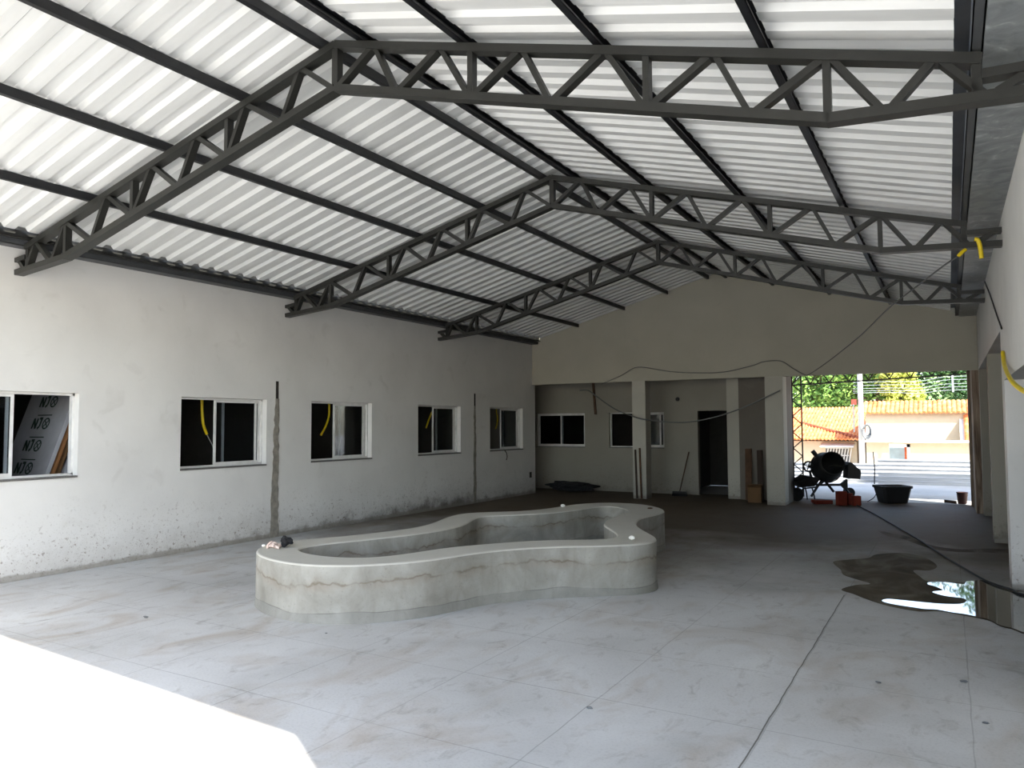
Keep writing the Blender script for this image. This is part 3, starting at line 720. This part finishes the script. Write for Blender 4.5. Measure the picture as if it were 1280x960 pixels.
# broom
fl_ = A(849.5, 619, 17.5)
bx, by = fl_.x, 17.5
br = empty('broom', (bx, by, 0))
tp = A(861, 565, 17.88)
MB().tube([(0, 0, .09), (tp.x-bx, tp.y-by, tp.z)], .014, 8).build('handle', 'wood_dark', br)
MB().box((-.17, -.03, .06), (.17, .03, .11)).build('head', 'machine_black', br, bevel=.008)
bb = MB()
for k in range(22):
    x0 = -.165+.33*k/21
    for y0 in (-.02, .0, .02): bb.bar((x0, y0, .06), (x0*1.06, y0*1.5, .0), .012, .012)
bb.build('bristles', 'cloth_black', br)
tag(br, 'wide dark push broom propped against the porch wall', 'broom')
# rag heap
q = at(700, 612, 2, 0)
hb = MB()
o = blob('tarp_heap', (-8.35, 17.45, 0), .34, 'cloth_black', 21, .22, (1.75, .75, .36), 4)
tag(o, 'crumpled black tarpaulin heap on the floor under the porch window', 'tarpaulin')
# planks and box against raw wall
def lean(u, v0, u1, w, mat, label, y0=17.08, y1=17.33):
    a = at(u1, 622, 1, y0); b = A(u, v0, y1)
    tag(MB().bar((a.x, y0, .02), tuple(b), w, .03, (0, 1, 0)).build('plank', mat), label, 'plank', 'planks leaning on the raw wall')
lean(935.5, 561, 936, .14, 'plank_brown', 'brown plank leaning on the raw wall beside the white pillar edge')
lean(949.5, 563, 951, .12, 'plank_dark', 'dark plank leaning on the raw wall behind the box')
cb = empty('cardboard_box', (at(944, 628, 1, 16.86).x, 16.86, 0), .1)
MB().box((-.14, -.12, 0), (.14, .12, .32)).build('carton', 'cardboard', cb, bevel=.004)
MB().prism([(-.14, -.12, .32), (.14, -.12, .32), (.14, -.2, .38), (-.14, -.2, .38)], (0, .004, .004)).build('flap', 'cardboard', cb)
MB().prism([(-.14, .12, .32), (.14, .12, .32), (.14, .2, .37), (-.14, .2, .37)], (0, .004, .004)).build('flap', 'cardboard', cb)
tag(cb, 'brown cardboard carton on the floor in front of leaning planks', 'box')
q = [at(630, 562, 0, LW+.006), at(633, 566, 0, LW+.012), at(634, 571, 0, LW+.012), at(633, 575, 0, LW+.01)]
tag(MB().tube(spline(q, 5), .01, 6).build('loose_wire', 'cable_black', smooth=True), 'short black wire poking out below the last window sill', 'wire')
q = at(663, 593.5, 0, LW)
tag(MB().box((LW+.001, q.y-.05, q.z-.07), (LW+.012, q.y+.05, q.z+.07)).build('socket_box', 'slot_dark', bevel=.004), 'small dark empty socket box low on the white wall near its end', 'socket box')
# small hole / lamp point on the porch wall
q = A(847, 499, YP)
tag(MB().lathe([(.05, 0), (.05, .02), (.035, .05), (.02, .05)], 14, Matrix.Translation(q) @ Matrix.Rotation(math.pi/2, 4, 'X')).build('wall_box', 'machine_black'), 'small black junction box high on the porch wall by the doorway', 'junction box')

# ------------------------------------------------------------------ concrete mixer, in its own axes (x to the viewer's right)
def local_root(name, u, v, Yd):
    p = at(u, v, 1, Yd); return empty(name, (p.x, p.y, 0), YAW), p
def pxs(p): return ((p-EYE).dot(_f))/F
mx, mp_ = local_root('concrete_mixer', 1036, 626, 18.3)
k = pxs(mp_)
L = lambda u, v, y=0: Vector(((u-1036)*k, y, (626-v)*k))
rot = Matrix.Translation(L(1036, 586, .05)) @ Matrix.Rotation(math.radians(72), 4, 'X') @ Matrix.Rotation(math.radians(0), 4, 'Y')
R0 = 18.2*k
prof = [(R0*.62, -.36), (R0*.96, -.16), (R0*1.0, -.04), (R0*.99, .06), (R0*.86, .22), (R0*.78, .33)]
inn = [(R0*.76, .33), (R0*.84, .21), (R0*.96, .05), (R0*.94, -.14), (R0*.55, -.33)]
dr = MB().lathe(prof+inn, 36, rot); dr.build('drum', ['machine_black'], mx, smooth=True)
MB().lathe([(R0*1.01, -.08), (R0*1.07, -.08), (R0*1.07, -.02), (R0*1.01, -.02)], 40, rot, cap=False).build('gear_ring', 'machine_black', mx)
MB().lathe([(R0*.75, .325), (R0*.80, .325), (R0*.80, .35), (R0*.75, .35)], 36, rot, cap=False).build('mouth_rim', 'machine_black', mx)
fn = MB()
for a in (0, 2.1, 4.2):
    q = [rot @ Vector((R0*.9*math.cos(a), R0*.9*math.sin(a), .1)), rot @ Vector((R0*.55*math.cos(a+.3), R0*.55*math.sin(a+.3), -.05)), rot @ Vector((R0*.6*math.cos(a+.5), R0*.6*math.sin(a+.5), -.3))]
    fn.bar(q[0], q[1], .03, .01); fn.bar(q[1], q[2], .03, .01)
fn.build('mixing_paddle', 'drum_inside', mx)
mh = MB().prism([L(1057.5, 600, -.12), L(1073.5, 601, -.12), L(1074.5, 590, -.12), L(1069.5, 586, -.12), L(1064, 580.5, -.12), L(1060.5, 579.5, -.12), L(1058.5, 583, -.12)], (0, .26, 0))
mh.build('motor_housing', 'machine_black', mx, bevel=.012)
MB().lathe([(.02, 0), (.055, .01), (.055, .05), (.03, .06)], 14, Matrix.Translation(L(1073.5, 594.5, .0)) @ Matrix.Rotation(math.pi/2, 4, 'Y')).build('motor_fan_cover', 'aluminium_white', mx)
MB().tube([L(1053, 586.5, .02), L(1060, 587, .02)], .035, 12).build('drum_axle', 'machine_black', mx)
MB().prism([L(1050, 607.5, -.03), L(1058.5, 601, -.03), L(1059.5, 601, -.03), L(1059.5, 615.5, -.03), L(1056, 614, -.03)], (0, .06, 0)).build('yoke_plate', 'machine_black', mx)
MB().bar(L(1022, 608.3, .02), L(1053, 608.3, .02), .05, .05).build('frame_beam', 'machine_black', mx)
for u0, v0, u1, v1, y0, y1 in ((1030.5, 601, 1036.5, 615.5, .02, -.25), (1030, 601, 1022, 624, .05, .35), (1058, 612, 1060, 625.5, .05, -.28), (1058, 612, 1061.5, 625, .05, .32)):
    MB().tube([L(u0, v0, y0), L(u1, v1, y1)], .028, 8).build('leg', 'machine_black', mx)
MB().lathe([(.02, -.03), (.105, -.03), (.115, -.015), (.115, .015), (.105, .03), (.02, .03)], 20, Matrix.Translation(L(1065, 618.5, .1)) @ Matrix.Rotation(math.pi/2, 4, 'X')).build('wheel', 'rubber', mx)
hw_ = MB().tube([L(1010.5+6*math.cos(t), 585+6.0*math.sin(t), -.05) for t in (2*math.pi*q/18 for q in range(18))], .022, 6, True)
for t in (0.3, 1.87, 3.44, 5.0): hw_.tube([L(1010.5, 585, -.05), L(1010.5+6*math.cos(t), 585+6*math.sin(t), -.05)], .012, 6)
hw_.build('tilt_handwheel', 'machine_black', mx)
MB().tube([L(1010.5, 585, -.04), L(1020, 586, .03)], .03, 8).build('drum_axle', 'machine_black', mx)
MB().tube([L(1013, 590, 0), L(1016, 603, .02), L(1022, 608, .02)], .03, 8).build('side_arm', 'machine_black', mx)
MB().tube([L(1027, 575, .15), L(1023.5, 569, .18), L(1021.5, 566, .2)], .05, 10).build('gear_guard', 'machine_black', mx)
tag(mx, 'black concrete mixer with its round drum mouth facing the hall', 'concrete mixer')

# wheelbarrow
wbr, wp = local_root('wheelbarrow', 1005, 627, 17.62)
kb = pxs(wp); B = lambda u, v, y=0: Vector(((u-1005)*kb, y, (626-v)*kb))
tr = MB(); top = [B(993, 601, -.26), B(1008, 594.5, -.28), B(1021, 597, -.26), B(1021, 597, .26), B(1008, 594.5, .28), B(993, 601, .26)]
bot = [B(998, 608, -.17), B(1008, 607.5, -.2), B(1015, 607, -.17), B(1015, 607, .17), B(1008, 607.5, .2), B(998, 608, .17)]
tr.add(top+bot, [(6, 7, 8, 9, 10, 11)]+[(i, (i+1) % 6, 6+(i+1) % 6, 6+i) for i in range(6)])
to = tr.build('tray', 'machine_black', wbr)
sm_ = to.modifiers.new('thick', 'SOLIDIFY'); sm_.thickness = .012
MB().lathe([(.03, -.035), (.13, -.035), (.15, -.01), (.15, .01), (.13, .035), (.03, .035)], 22, Matrix.Translation(B(996.5, 617.6)) @ Matrix.Rotation(math.pi/2, 4, 'X')).build('wheel', 'rubber', wbr)
for y in (-.2, .2):
    MB().tube([B(996.5, 617.6, y*.3), B(1001, 609.5, y*.9), B(1015, 608, y), B(1026, 600, y*1.25)], .018, 8).build('handle', 'machine_black', wbr)
    MB().tube([B(1011, 608.5, y), B(1013, 617, y*1.05), B(1014, 625.5, y*1.05)], .016, 8).build('leg', 'machine_black', wbr)
tag(wbr, 'black wheelbarrow parked against the concrete mixer', 'wheelbarrow')
# shovel leaning beside the pillar
sh = empty('shovel', (at(991, 626, 1, 17.62).x, 17.75, 0), YAW)
MB().tube([(.06, 0, .02), (-.01, .05, .62)], .017, 8).build('handle', 'wood_dark', sh)
MB().prism([(.0, 0, .0), (.16, 0, .0), (.15, .02, .22), (.08, .03, .27), (.02, .02, .22)], (0, .006, 0)).build('blade', 'machine_black', sh)
tag(sh, 'dark short shovel propped at the end of the raw wall', 'shovel')
# orange bricks on the floor in front of the mixer
def brick(u, v, Yd, w, h, d, rz, label, lying=False):
    p = at(u, v, 1, Yd); r = empty('hollow_brick', (p.x, p.y, 0), YAW+rz)
    mb = MB(); t = .014
    if not lying:
        for a, b in ((-w/2, -w/2+t), (-t/2, t/2), (w/2-t, w/2)): mb.box((a, -d/2, 0), (b, d/2, h))
        mb.box((-w/2, -d/2, 0), (w/2, -d/2+t, h)); mb.box((-w/2, d/2-t, 0), (w/2, d/2, h)); mb.box((-w/2, -d/2, 0), (w/2, d/2, t)); mb.box((-w/2, -t/2, 0), (w/2, t/2, h-.01))
    else:
        for y in (-d/2, -t/2, d/2-t): mb.box((-w/2, y, 0), (w/2, y+t, h))
        for z in (0, h/2-t/2, h-t): mb.box((-w/2, -d/2, z), (w/2, d/2, z+t))
    mb.build('clay_body', 'brick_orange', r)
    return tag(r, label, 'brick', 'orange clay bricks by the mixer')
brick(1052, 632.3, 17.05, .19, .29, .12, .1, 'tall orange hollow brick standing in front of the mixer')
brick(1070.5, 631.6, 17.15, .16, .20, .12, -.15, 'lower orange hollow brick standing beside the mixer wheel')
brick(1061, 631.8, 17.25, .12, .24, .12, .25, 'dim orange hollow brick wedged between two standing bricks')
brick(1029, 631.0, 17.2, .36, .075, .14, .1, 'flat orange brick lying on the floor under the mixer drum', True)
brick(1023, 630.0, 17.45, .28, .06, .14, -.2, 'dull orange brick lying flattest, next to the wheelbarrow leg', True)

# mortar tub
tb, tp_ = local_root('mortar_tub', 1116, 627, 18.12)
kt = pxs(tp_)
w1, w0, h = 19.0*kt, 14.5*kt, 21.5*kt
def rr(w, d, z, c=.05): return [Vector((sx*(w-(c if a else 0)), sy*(d-(0 if a else c)), z)) for sx, sy, a in ((-1, -1, 0), (-1, -1, 1), (1, -1, 1), (1, -1, 0), (1, 1, 0), (1, 1, 1), (-1, 1, 1), (-1, 1, 0))]
rings = [rr(w0-.02, .17, .0), rr(w0, .19, .01), rr(w1-.02, .25, h-.05), rr(w1, .27, h-.05), rr(w1, .27, h), rr(w1-.03, .24, h), rr(w0-.03, .17, .03)]
vs = [q for r_ in rings for q in r_]; fs = [tuple(range(8))[::-1], tuple(48+i for i in range(8))]
for i in range(6): fs += [(i*8+j, i*8+(j+1) % 8, (i+1)*8+(j+1) % 8, (i+1)*8+j) for j in range(8)]
MB().add(vs, fs).build('tub_body', 'tub_black', tb)
tag(tb, 'large black plastic mortar tub at the edge of the street opening', 'tub')
wt = MB().tube(spline([Vector(L_) for L_ in ((at(1087, 625, 2, 0).x, 18.0, .01), (at(1092, 620, 1, 17.95).x, 17.95, .10), (at(1095, 616, 1, 17.9).x, 17.9, .19))], 6), .008, 6)
tag(wt.build('wire', 'cable_black', smooth=True), 'bent black wire sticking up beside the mortar tub', 'wire')
# bucket
bk_, bp = local_root('bucket', 1203, 627.5, 18.55)
kk = pxs(bp)
MB().lathe([(4.6*kk, 0), (5.0*kk, .01), (6.2*kk, 13.6*kk), (6.6*kk, 13.6*kk), (6.6*kk, 14.4*kk), (5.9*kk, 14.4*kk), (4.6*kk, .02)], 22).build('pail', 'bucket_brown', bk_, smooth=True)
MB().tube([Vector((6.4*kk*math.cos(t), .0-.12*math.sin(t)*.6, 13*kk-.09*math.sin(t))) for t in (math.pi*q/12 for q in range(13))], .005, 6).build('handle', 'cable_black', bk_)
tag(bk_, 'dark brown bucket standing in the sunlit strip by the wall end', 'bucket')
tw = MB().bar(at(1181, 626.3, 2, .03), at(1195, 628, 2, .03), .04, .06, (0, 0, 1)); tag(tw.build('trowel_board', 'wood_dark'), 'short dark board on the sunlit ground beside the bucket', 'board')

# ------------------------------------------------------------------ forecourt: lattice gate frame, fence
YG = 18.7
def lattice(root, a0, a1, b0, b1, n, name, r=.016, s0=0):
    """two rails a0-a1 and b0-b1 with zigzag between"""
    a0, a1, b0, b1 = map(Vector, (a0, a1, b0, b1))
    MB().bar(a0, a1, .03, .03).build(name+'_chord', 'steel_black', root); MB().bar(b0, b1, .03, .03).build(name+'_chord', 'steel_black', root)
    for k in range(n):
        f0, f1 = k/n, (k+1)/n
        p, q = (a0.lerp(a1, f0), b0.lerp(b1, f1)) if k % 2 == s0 else (b0.lerp(b1, f0), a0.lerp(a1, f1))
        MB().bar(p, q, .024, .024).build(name+'_lacing', 'steel_black', root)
lg = empty('lattice_gate_frame', (0, YG, 0))
rel = lambda u, v: A(u, v, YG)-Vector((0, YG, 0))
ca, cb_ = rel(992.6, 600), rel(1004.2, 600)
lattice(lg, (ca.x, 0, 0), (ca.x, 0, 3.0), (cb_.x, 0, 0), (cb_.x, 0, 3.0), 16, 'post')
q0 = rel(1000, 481); q1 = rel(1205, 467.5)
zb = lambda x: q0.z+(q1.z-q0.z)*(x-q0.x)/(q1.x-q0.x)
lattice(lg, (ca.x, 0, zb(ca.x)), (2.2, 0, zb(2.2)), (ca.x, 0, zb(ca.x)+.33), (2.2, 0, zb(2.2)+.33), 26, 'beam')
tag(lg, 'thin black lattice steel post and beam framing the street opening', 'gate frame')

def ribbed(name, p0, p1, z0, z1, nrib, label, root=None):
    """galvanised sheet with horizontal ribs from p0 to p1"""
    p0, p1 = Vector(p0), Vector(p1); d = (p1-p0).normalized(); n = Vector((d.y, -d.x, 0))
    prof = []
    step = (z1-z0)/nrib
    for i in range(nrib):
        z = z0+i*step; prof += [(0, z), (0, z+step*.55), (.03, z+step*.68), (.03, z+step*.88)]
    prof.append((0, z1))
    m = len(prof)
    vs = [p+n*o+Vector((0, 0, z)) for p in (p0, p1) for o, z in prof]+[p+n*(o-.008)+Vector((0, 0, z)) for p in (p0, p1) for o, z in prof]
    fs = [(i, i+1, m+i+1, m+i) for i in range(m-1)]+[(2*m+i, 3*m+i, 3*m+i+1, 2*m+i+1) for i in range(m-1)]
    mb = MB().add(vs, fs)
    return tag(mb.build(name, 'galvanised_fence'), label, 'fence')
s = NT('galvanised_fence', .5, .25)
s.col(s.ramp(s.noise(1.2, 5, s.pos((.5, 1, 6))), [(.3, srgb(176, 180, 184)), (.7, srgb(214, 216, 218))]))
YFN = 23.55
fa, fb, fc = A(985, 580, YFN+.35), A(1103, 577, YFN+.35), A(1097, 577, YFN)
ztl = A(1040, 578.5, YFN+.35).z; ztr = A(1150, 574.5, YFN).z
ribbed('sheet_fence', (fa.x-2, YFN+.35, 0), (fb.x, YFN+.35, 0), 0, ztl, 5, 'lower galvanised sheet fence behind the concrete mixer')
ribbed('sheet_fence', (fc.x, YFN, 0), (5.0, YFN, 0), 0, ztr, 6, 'taller galvanised sheet fence behind the bucket and tub')
q = A(1093, 604, YFN-.1)
tag(MB().tube([(q.x, q.y, 0), (q.x+.02, q.y, .45), (q.x-.01, q.y, .9)], .016, 8).build('fence_rod', 'cable_black'), 'bent dark rod standing where the two sheet fences meet', 'rod')

# ------------------------------------------------------------------ houses over the street
def tiles(p0, p1, q0, q1, n, name, root, amp=.05, rows=7, th=.05):
    """barrel tiled slope: p0-p1 eave, q0-q1 ridge"""
    p0, p1, q0, q1 = map(Vector, (p0, p1, q0, q1)); nrm_ = (p1-p0).cross(q0-p0).normalized()
    if nrm_.z < 0: nrm_ = -nrm_
    M_ = n*6; vs = []; fs = []
    R2 = rows*2
    for j in range(R2+1):
        f = j/R2; row = (j//2)/rows
        lift = .03*((j % 2))
        for i in range(M_+1):
            t = i/M_; b = (p0.lerp(p1, t)).lerp(q0.lerp(q1, t), f)
            vs.append(b+nrm_*(amp*abs(math.sin(math.pi*t*n))+(0 if j % 2 else .035)))
    w = M_+1
    for j in range(R2):
        for i in range(M_): fs.append((j*w+i, j*w+i+1, (j+1)*w+i+1, (j+1)*w+i))
    o = MB().add(vs, fs).build(name, 'clay_tile', root)
    md = o.modifiers.new('thick', 'SOLIDIFY'); md.thickness = th; md.offset = -1
    return o
YH = 31.0
h1 = empty('house', (A(1035, 600, YH).x, YH, 0))
H1 = lambda u, v, Y=YH: A(u, v, Y)-h1.location
e0, e1 = A(960, 549.5, YH-.5), A(1076.5, 550.5, YH-.5)
zE = (e0.z+e1.z)/2
xl, xr = e0.x-2.5, e1.x
zr = A(1035, 511, YH+4.2).z
MB().box((xl-h1.location.x, 0, 0), (xr-.2-h1.location.x, 8, zE-.05)).build('wall', 'house_cream', h1)
tiles((xl-h1.location.x, -.5, zE), (xr-h1.location.x, -.5, zE), (xl-h1.location.x, 4.2, zr), (xr-h1.location.x, 4.2, zr), 44, 'roof', h1)
tiles((xr-h1.location.x, 8.9, zE), (xl-h1.location.x, 8.9, zE), (xr-h1.location.x, 4.2, zr), (xl-h1.location.x, 4.2, zr), 44, 'roof', h1)
# hip line of dark ridge tiles running down the slope
def on_roof(u, v):
    p0 = Vector((0, YH-.5, zE)); nn = Vector((0, -(zr-zE), 4.7)).normalized()
    ray = R_*((u-CX)/F)+D_*((v-CY)/F)+_f
    return EYE+ray*((p0-EYE).dot(nn)/ray.dot(nn))-h1.location+nn*.06
hp_ = MB()
for k in range(15):
    a, b = [on_roof(1003+72*t, 530.5+19.5*t) for t in (k/15, (k+.8)/15)]
    hp_.tube([a, b], [.05, .08], 8)
hp_.build('hip_tiles', 'tile_end', h1, smooth=True)
wx0, wx1 = H1(1032, 557).x, H1(1061, 557).x; wz0, wz1 = H1(1040, 578).z, H1(1040, 560).z
wm = MB().box((wx0, -.02, wz0), (wx1, -.005, wz1)).build('window', 'window_dim', h1)
gm_ = MB()
for i in range(9):
    x0 = wx0+(wx1-wx0)*i/8; gm_.bar((x0, -.05, wz0), (x0+.10, -.05, wz1), .035, .02)
for i in range(3): gm_.bar((wx0, -.05, wz0+(wz1-wz0)*i/2), (wx1, -.05, wz0+(wz1-wz0)*i/2), .035, .02)
gm_.build('window_grille', 'house_white', wm)
MB().prism([(wx0-.15, -.0, wz1+.16), (wx1+.2, -.0, wz1+.16), (wx1+.2, -.4, wz1+.04), (wx0-.15, -.4, wz1+.04)], (0, 0, .04)).build('window_awning', 'house_white', h1)
tag(h1, 'cream house with a broad orange clay tiled roof across the street', 'house')

YH2 = 30.0
h2 = empty('house', (A(1140, 600, YH2).x, YH2, 0))
z_t, z_c = A(1140, 508, YH2-.3).z, A(1140, 517, YH2).z
x0, x1 = A(1082, 530, YH2).x, A(1232, 530, YH2).x+2.0
ox = h2.location.x
MB().box((x0-ox, 0, 0), (x1-ox, 6, z_c+.05)).build('wall', 'house_cream', h2)
tiles((x0-ox-.1, -.2, z_c-.0), (x1-ox+.1, -.2, z_c-.0), (x0-ox-.1, .75, z_c+.42), (x1-ox+.1, .75, z_c+.42), 40, 'roof', h2, .045, 3)
# side wing with a white verge
wxx = A(1200, 530, YH2-1.2).x
MB().prism([(wxx-ox, 0, 0), (wxx-ox, -1.0, 0), (wxx-ox, -1.0, z_c-1.25), (wxx-ox, 0, z_c-.2)], (.2, 0, 0)).build('wing_wall', 'house_white', h2)
tiles((wxx-ox+.12, -1.15, z_c-1.3), (x1-ox, -1.15, z_c-1.3), (wxx-ox+.12, 0, z_c-.1), (x1-ox, 0, z_c-.05), 14, 'wing_roof', h2)
tag(h2, 'plain cream house wall under a thin row of clay tiles', 'house')

YL = 27.6
yw = empty('yard_wall', (A(1140, 600, YL).x, YL, 0)); oy = yw.location.x
zl = A(1140, 553, YL).z; zlb = A(1140, 560, YL).z
gx0, gx1 = A(1110.5, 565, YL).x-oy, A(1138, 565, YL).x-oy; gz = A(1125, 555, YL).z
xa, xb = A(1083, 560, YL).x-oy, 6.0-oy
MB().box((xa, 0, 0), (gx0, .25, zl)).box((gx1, 0, 0), (xb, .25, zl)).box((gx0, 0, gz), (gx1, .25, zl)).build('masonry', 'house_cream', yw)
MB().box((xa-.05, -.22, zl), (xb, .3, zl+.06)).build('coping', 'house_white', yw)
gxm = A(1130.5, 565, YL).x-oy
MB().box((gx0, .45, 0), (gxm, .5, gz)).build('gate_leaf', 'gate_blue', yw)
MB().box((gxm, .12, 0), (gx1-.1, .17, gz-.1)).build('door_leaf', 'door_orange', yw)
MB().box((gx1-.1, .02, 0), (gx1, .2, gz)).box((gxm, .02, gz-.1), (gx1, .2, gz)).build('door_frame', 'house_white', yw)
tag(yw, 'low cream yard wall with a pale blue gate in front of the houses', 'wall')
yw['kind'] = 'thing'

# utility pole with coil
YPL = 26.3
pp = A(1078.5, 600, YPL); up_ = empty('utility_pole', (pp.x, YPL, 0))
kp = pxs(pp)
MB().lathe([(3.6*kp, 0), (2.9*kp, 3.5), (2.3*kp, 8.0)], 12).build('shaft', 'pole_concrete', up_, smooth=True)
c_ = MB()
for j in range(4):
    cc = A(1084, 538+j*.6, YPL-.15)-up_.location
    c_.tube([cc+Vector(((3.2+.6*j)*kp*math.cos(t), -.02*j, (6.5+.8*j)*kp*math.sin(t))) for t in (2*math.pi*q/20 for q in range(20))], .022, 6, True)
c_.build('cable_coil', 'cable_grey', up_)
MB().box((-.26, -.1, A(1078, 506, YPL).z), (-.12, .04, A(1078, 499, YPL).z)).build('insulator', 'insulator_red', up_)
MB().bar((-.2, -.1, A(1078, 540, YPL).z), (-.2, -.1, A(1078, 505, YPL).z), .04, .04).build('conduit_pipe', 'cable_grey', up_)
tag(up_, 'pale concrete utility pole with a coil of cable on it', 'utility pole')

# overhead wires and their bracket
wr = empty('wire_bracket', (A(1191, 480, YPL).x, YPL, 0))
MB().bar((0, 0, A(1191, 490, YPL).z), (0, 0, A(1191, 468, YPL).z), .05, .05).build('spreader', 'wire_white', wr)
tag(wr, 'thin pale spreader bar holding the overhead wires apart', 'bracket')
for k_, (v0, v1) in enumerate(((477, 470.5), (481, 474.5), (485, 479.5), (488, 483.5), (490.5, 487.5))):
    a, b, c2_ = A(1110, v0, YPL), A(1191, v1, YPL), A(1300, v1-.5, YPL)
    w_ = MB().tube(spline([a+Vector((-1.0, 0, .0)), a, (a+b)/2-Vector((0, 0, .06)), b, c2_], 5), .006, 5)
    nth = ['topmost', 'second', 'middle', 'fourth', 'lowest'][k_]
    tag(w_.build('overhead_wire', 'wire_white'), nth + ' of the five pale overhead wires against the dark trees', 'wire', 'overhead wires across the street')

# ------------------------------------------------------------------ trees beyond the houses
def tree(x, y, h, rx, rz_, zc, mat, label, n, leaf=.30, seed=0):
    rng = random.Random(seed); root = empty('tree', (x, y, 0))
    mb = MB()
    lobes = [(Vector((rng.uniform(-.7, .7)*rx, rng.uniform(-.5, .5)*rx, zc+rng.uniform(-.65, .7)*rz_)), rng.uniform(.3, .55)) for _ in range(16)]
    for i in range(n):
        c0, rr_ = rng.choice(lobes)
        d = Vector((rng.gauss(0, 1), rng.gauss(0, 1), rng.gauss(0, 1))).normalized()*(rng.random()**.35)
        c = c0+Vector((d.x*rx*rr_, d.y*rx*rr_, d.z*rz_*rr_*1.1))
        a = Vector((rng.gauss(0, 1), rng.gauss(0, 1), rng.gauss(0, .7))).normalized(); b = a.cross(Vector((rng.gauss(0, 1), rng.gauss(0, 1), rng.gauss(0, 1)))).normalized()
        s_ = leaf*rng.uniform(.6, 1.25)
        mb.add([c-a*s_, c-b*s_*.45, c+a*s_, c+b*s_*.45], [(0, 1, 2, 3)])
    cr = mb.build('crown', mat, root)
    tm = MB().tube([(0, 0, 0), (.1, 0, zc*.5), (0, .1, zc)], [.22, .16, .09], 8)
    for k in range(5):
        c0 = lobes[k][0]; tm.tube([(.02, .05, zc*.55), c0*.5+Vector((0, 0, zc*.35)), c0], [.09, .06, .03], 6)
    tm.build('trunk', 'trunk', root)
    return tag(root, label, 'tree', 'trees beyond the houses')
TR = [(955, 46, 'leaf_green', 3.2, 3.0, 4.4, 'bushy green tree behind the lattice post'),
      (1016, 44, 'leaf_green', 2.7, 2.6, 4.2, 'green tree above the middle of the tiled roof'),
      (1052, 45, 'leaf_pale', 2.4, 2.6, 4.3, 'paler green tree just beside the utility pole'),
      (1096, 43, 'leaf_green', 2.2, 2.4, 4.0, 'green tree between the pole and the yellow tree'),
      (1127, 42, 'leaf_yellow', 1.05, 1.9, 3.5, 'yellow-green tree above the long tile row'),
      (1152, 44, 'leaf_pale', 1.7, 2.1, 3.7, 'loose pale tree between the yellow and dark trees'),
      (1185, 45, 'leaf_dark', 2.6, 3.0, 4.5, 'dark green tree behind the overhead wires'),
      (1228, 46, 'leaf_dark', 2.8, 3.2, 4.8, 'very dark tree at the wall end beyond the wires')]
for k_, (u, Y, mt, rx, rz_, zc, l) in enumerate(TR):
    tree(A(u, 500, Y).x, Y, 0, rx, rz_, zc, mt, l, 6500, .13, 40+k_)

# ------------------------------------------------------------------ light
w = D.worlds.new('sky'); sc.world = w; w.use_nodes = True
nt = w.node_tree; bg = nt.nodes['Background']
sky = nt.nodes.new('ShaderNodeTexSky'); sky.sky_type = 'NISHITA'; sky.sun_disc = False
SDIR = Vector((-1.025, .62, -1)).normalized()
sky.sun_elevation = math.asin(-SDIR.z)
sky.sun_rotation = math.atan2(-SDIR.x, -SDIR.y)
sky.altitude = 300; sky.dust_density = 1.2; sky.ozone_density = 1.5
hs = nt.nodes.new('ShaderNodeHueSaturation'); hs.inputs['Saturation'].default_value = .78
nt.links.new(sky.outputs[0], hs.inputs['Color']); nt.links.new(hs.outputs[0], bg.inputs['Color']); bg.inputs['Strength'].default_value = .30
sl_ = D.lights.new('sun', 'SUN'); sl_.energy = 6.0; sl_.angle = .009; sl_.color = (1, .96, .88)
so_ = D.objects.new('sun', sl_); COL.objects.link(so_)
so_.rotation_euler = SDIR.to_track_quat('-Z', 'Y').to_euler(); so_.location = (15, -10, 20)

vs_ = sc.view_settings
vs_.view_transform = 'Standard'; vs_.look = 'None'; vs_.gamma = 1; vs_.use_curve_mapping = False
vs_.exposure = 1.55
sc.cycles.max_bounces = 14; sc.cycles.diffuse_bounces = 10; sc.cycles.glossy_bounces = 4; sc.cycles.transmission_bounces = 6
sc.cycles.sample_clamp_indirect = 8
sc.cycles.use_denoising = True
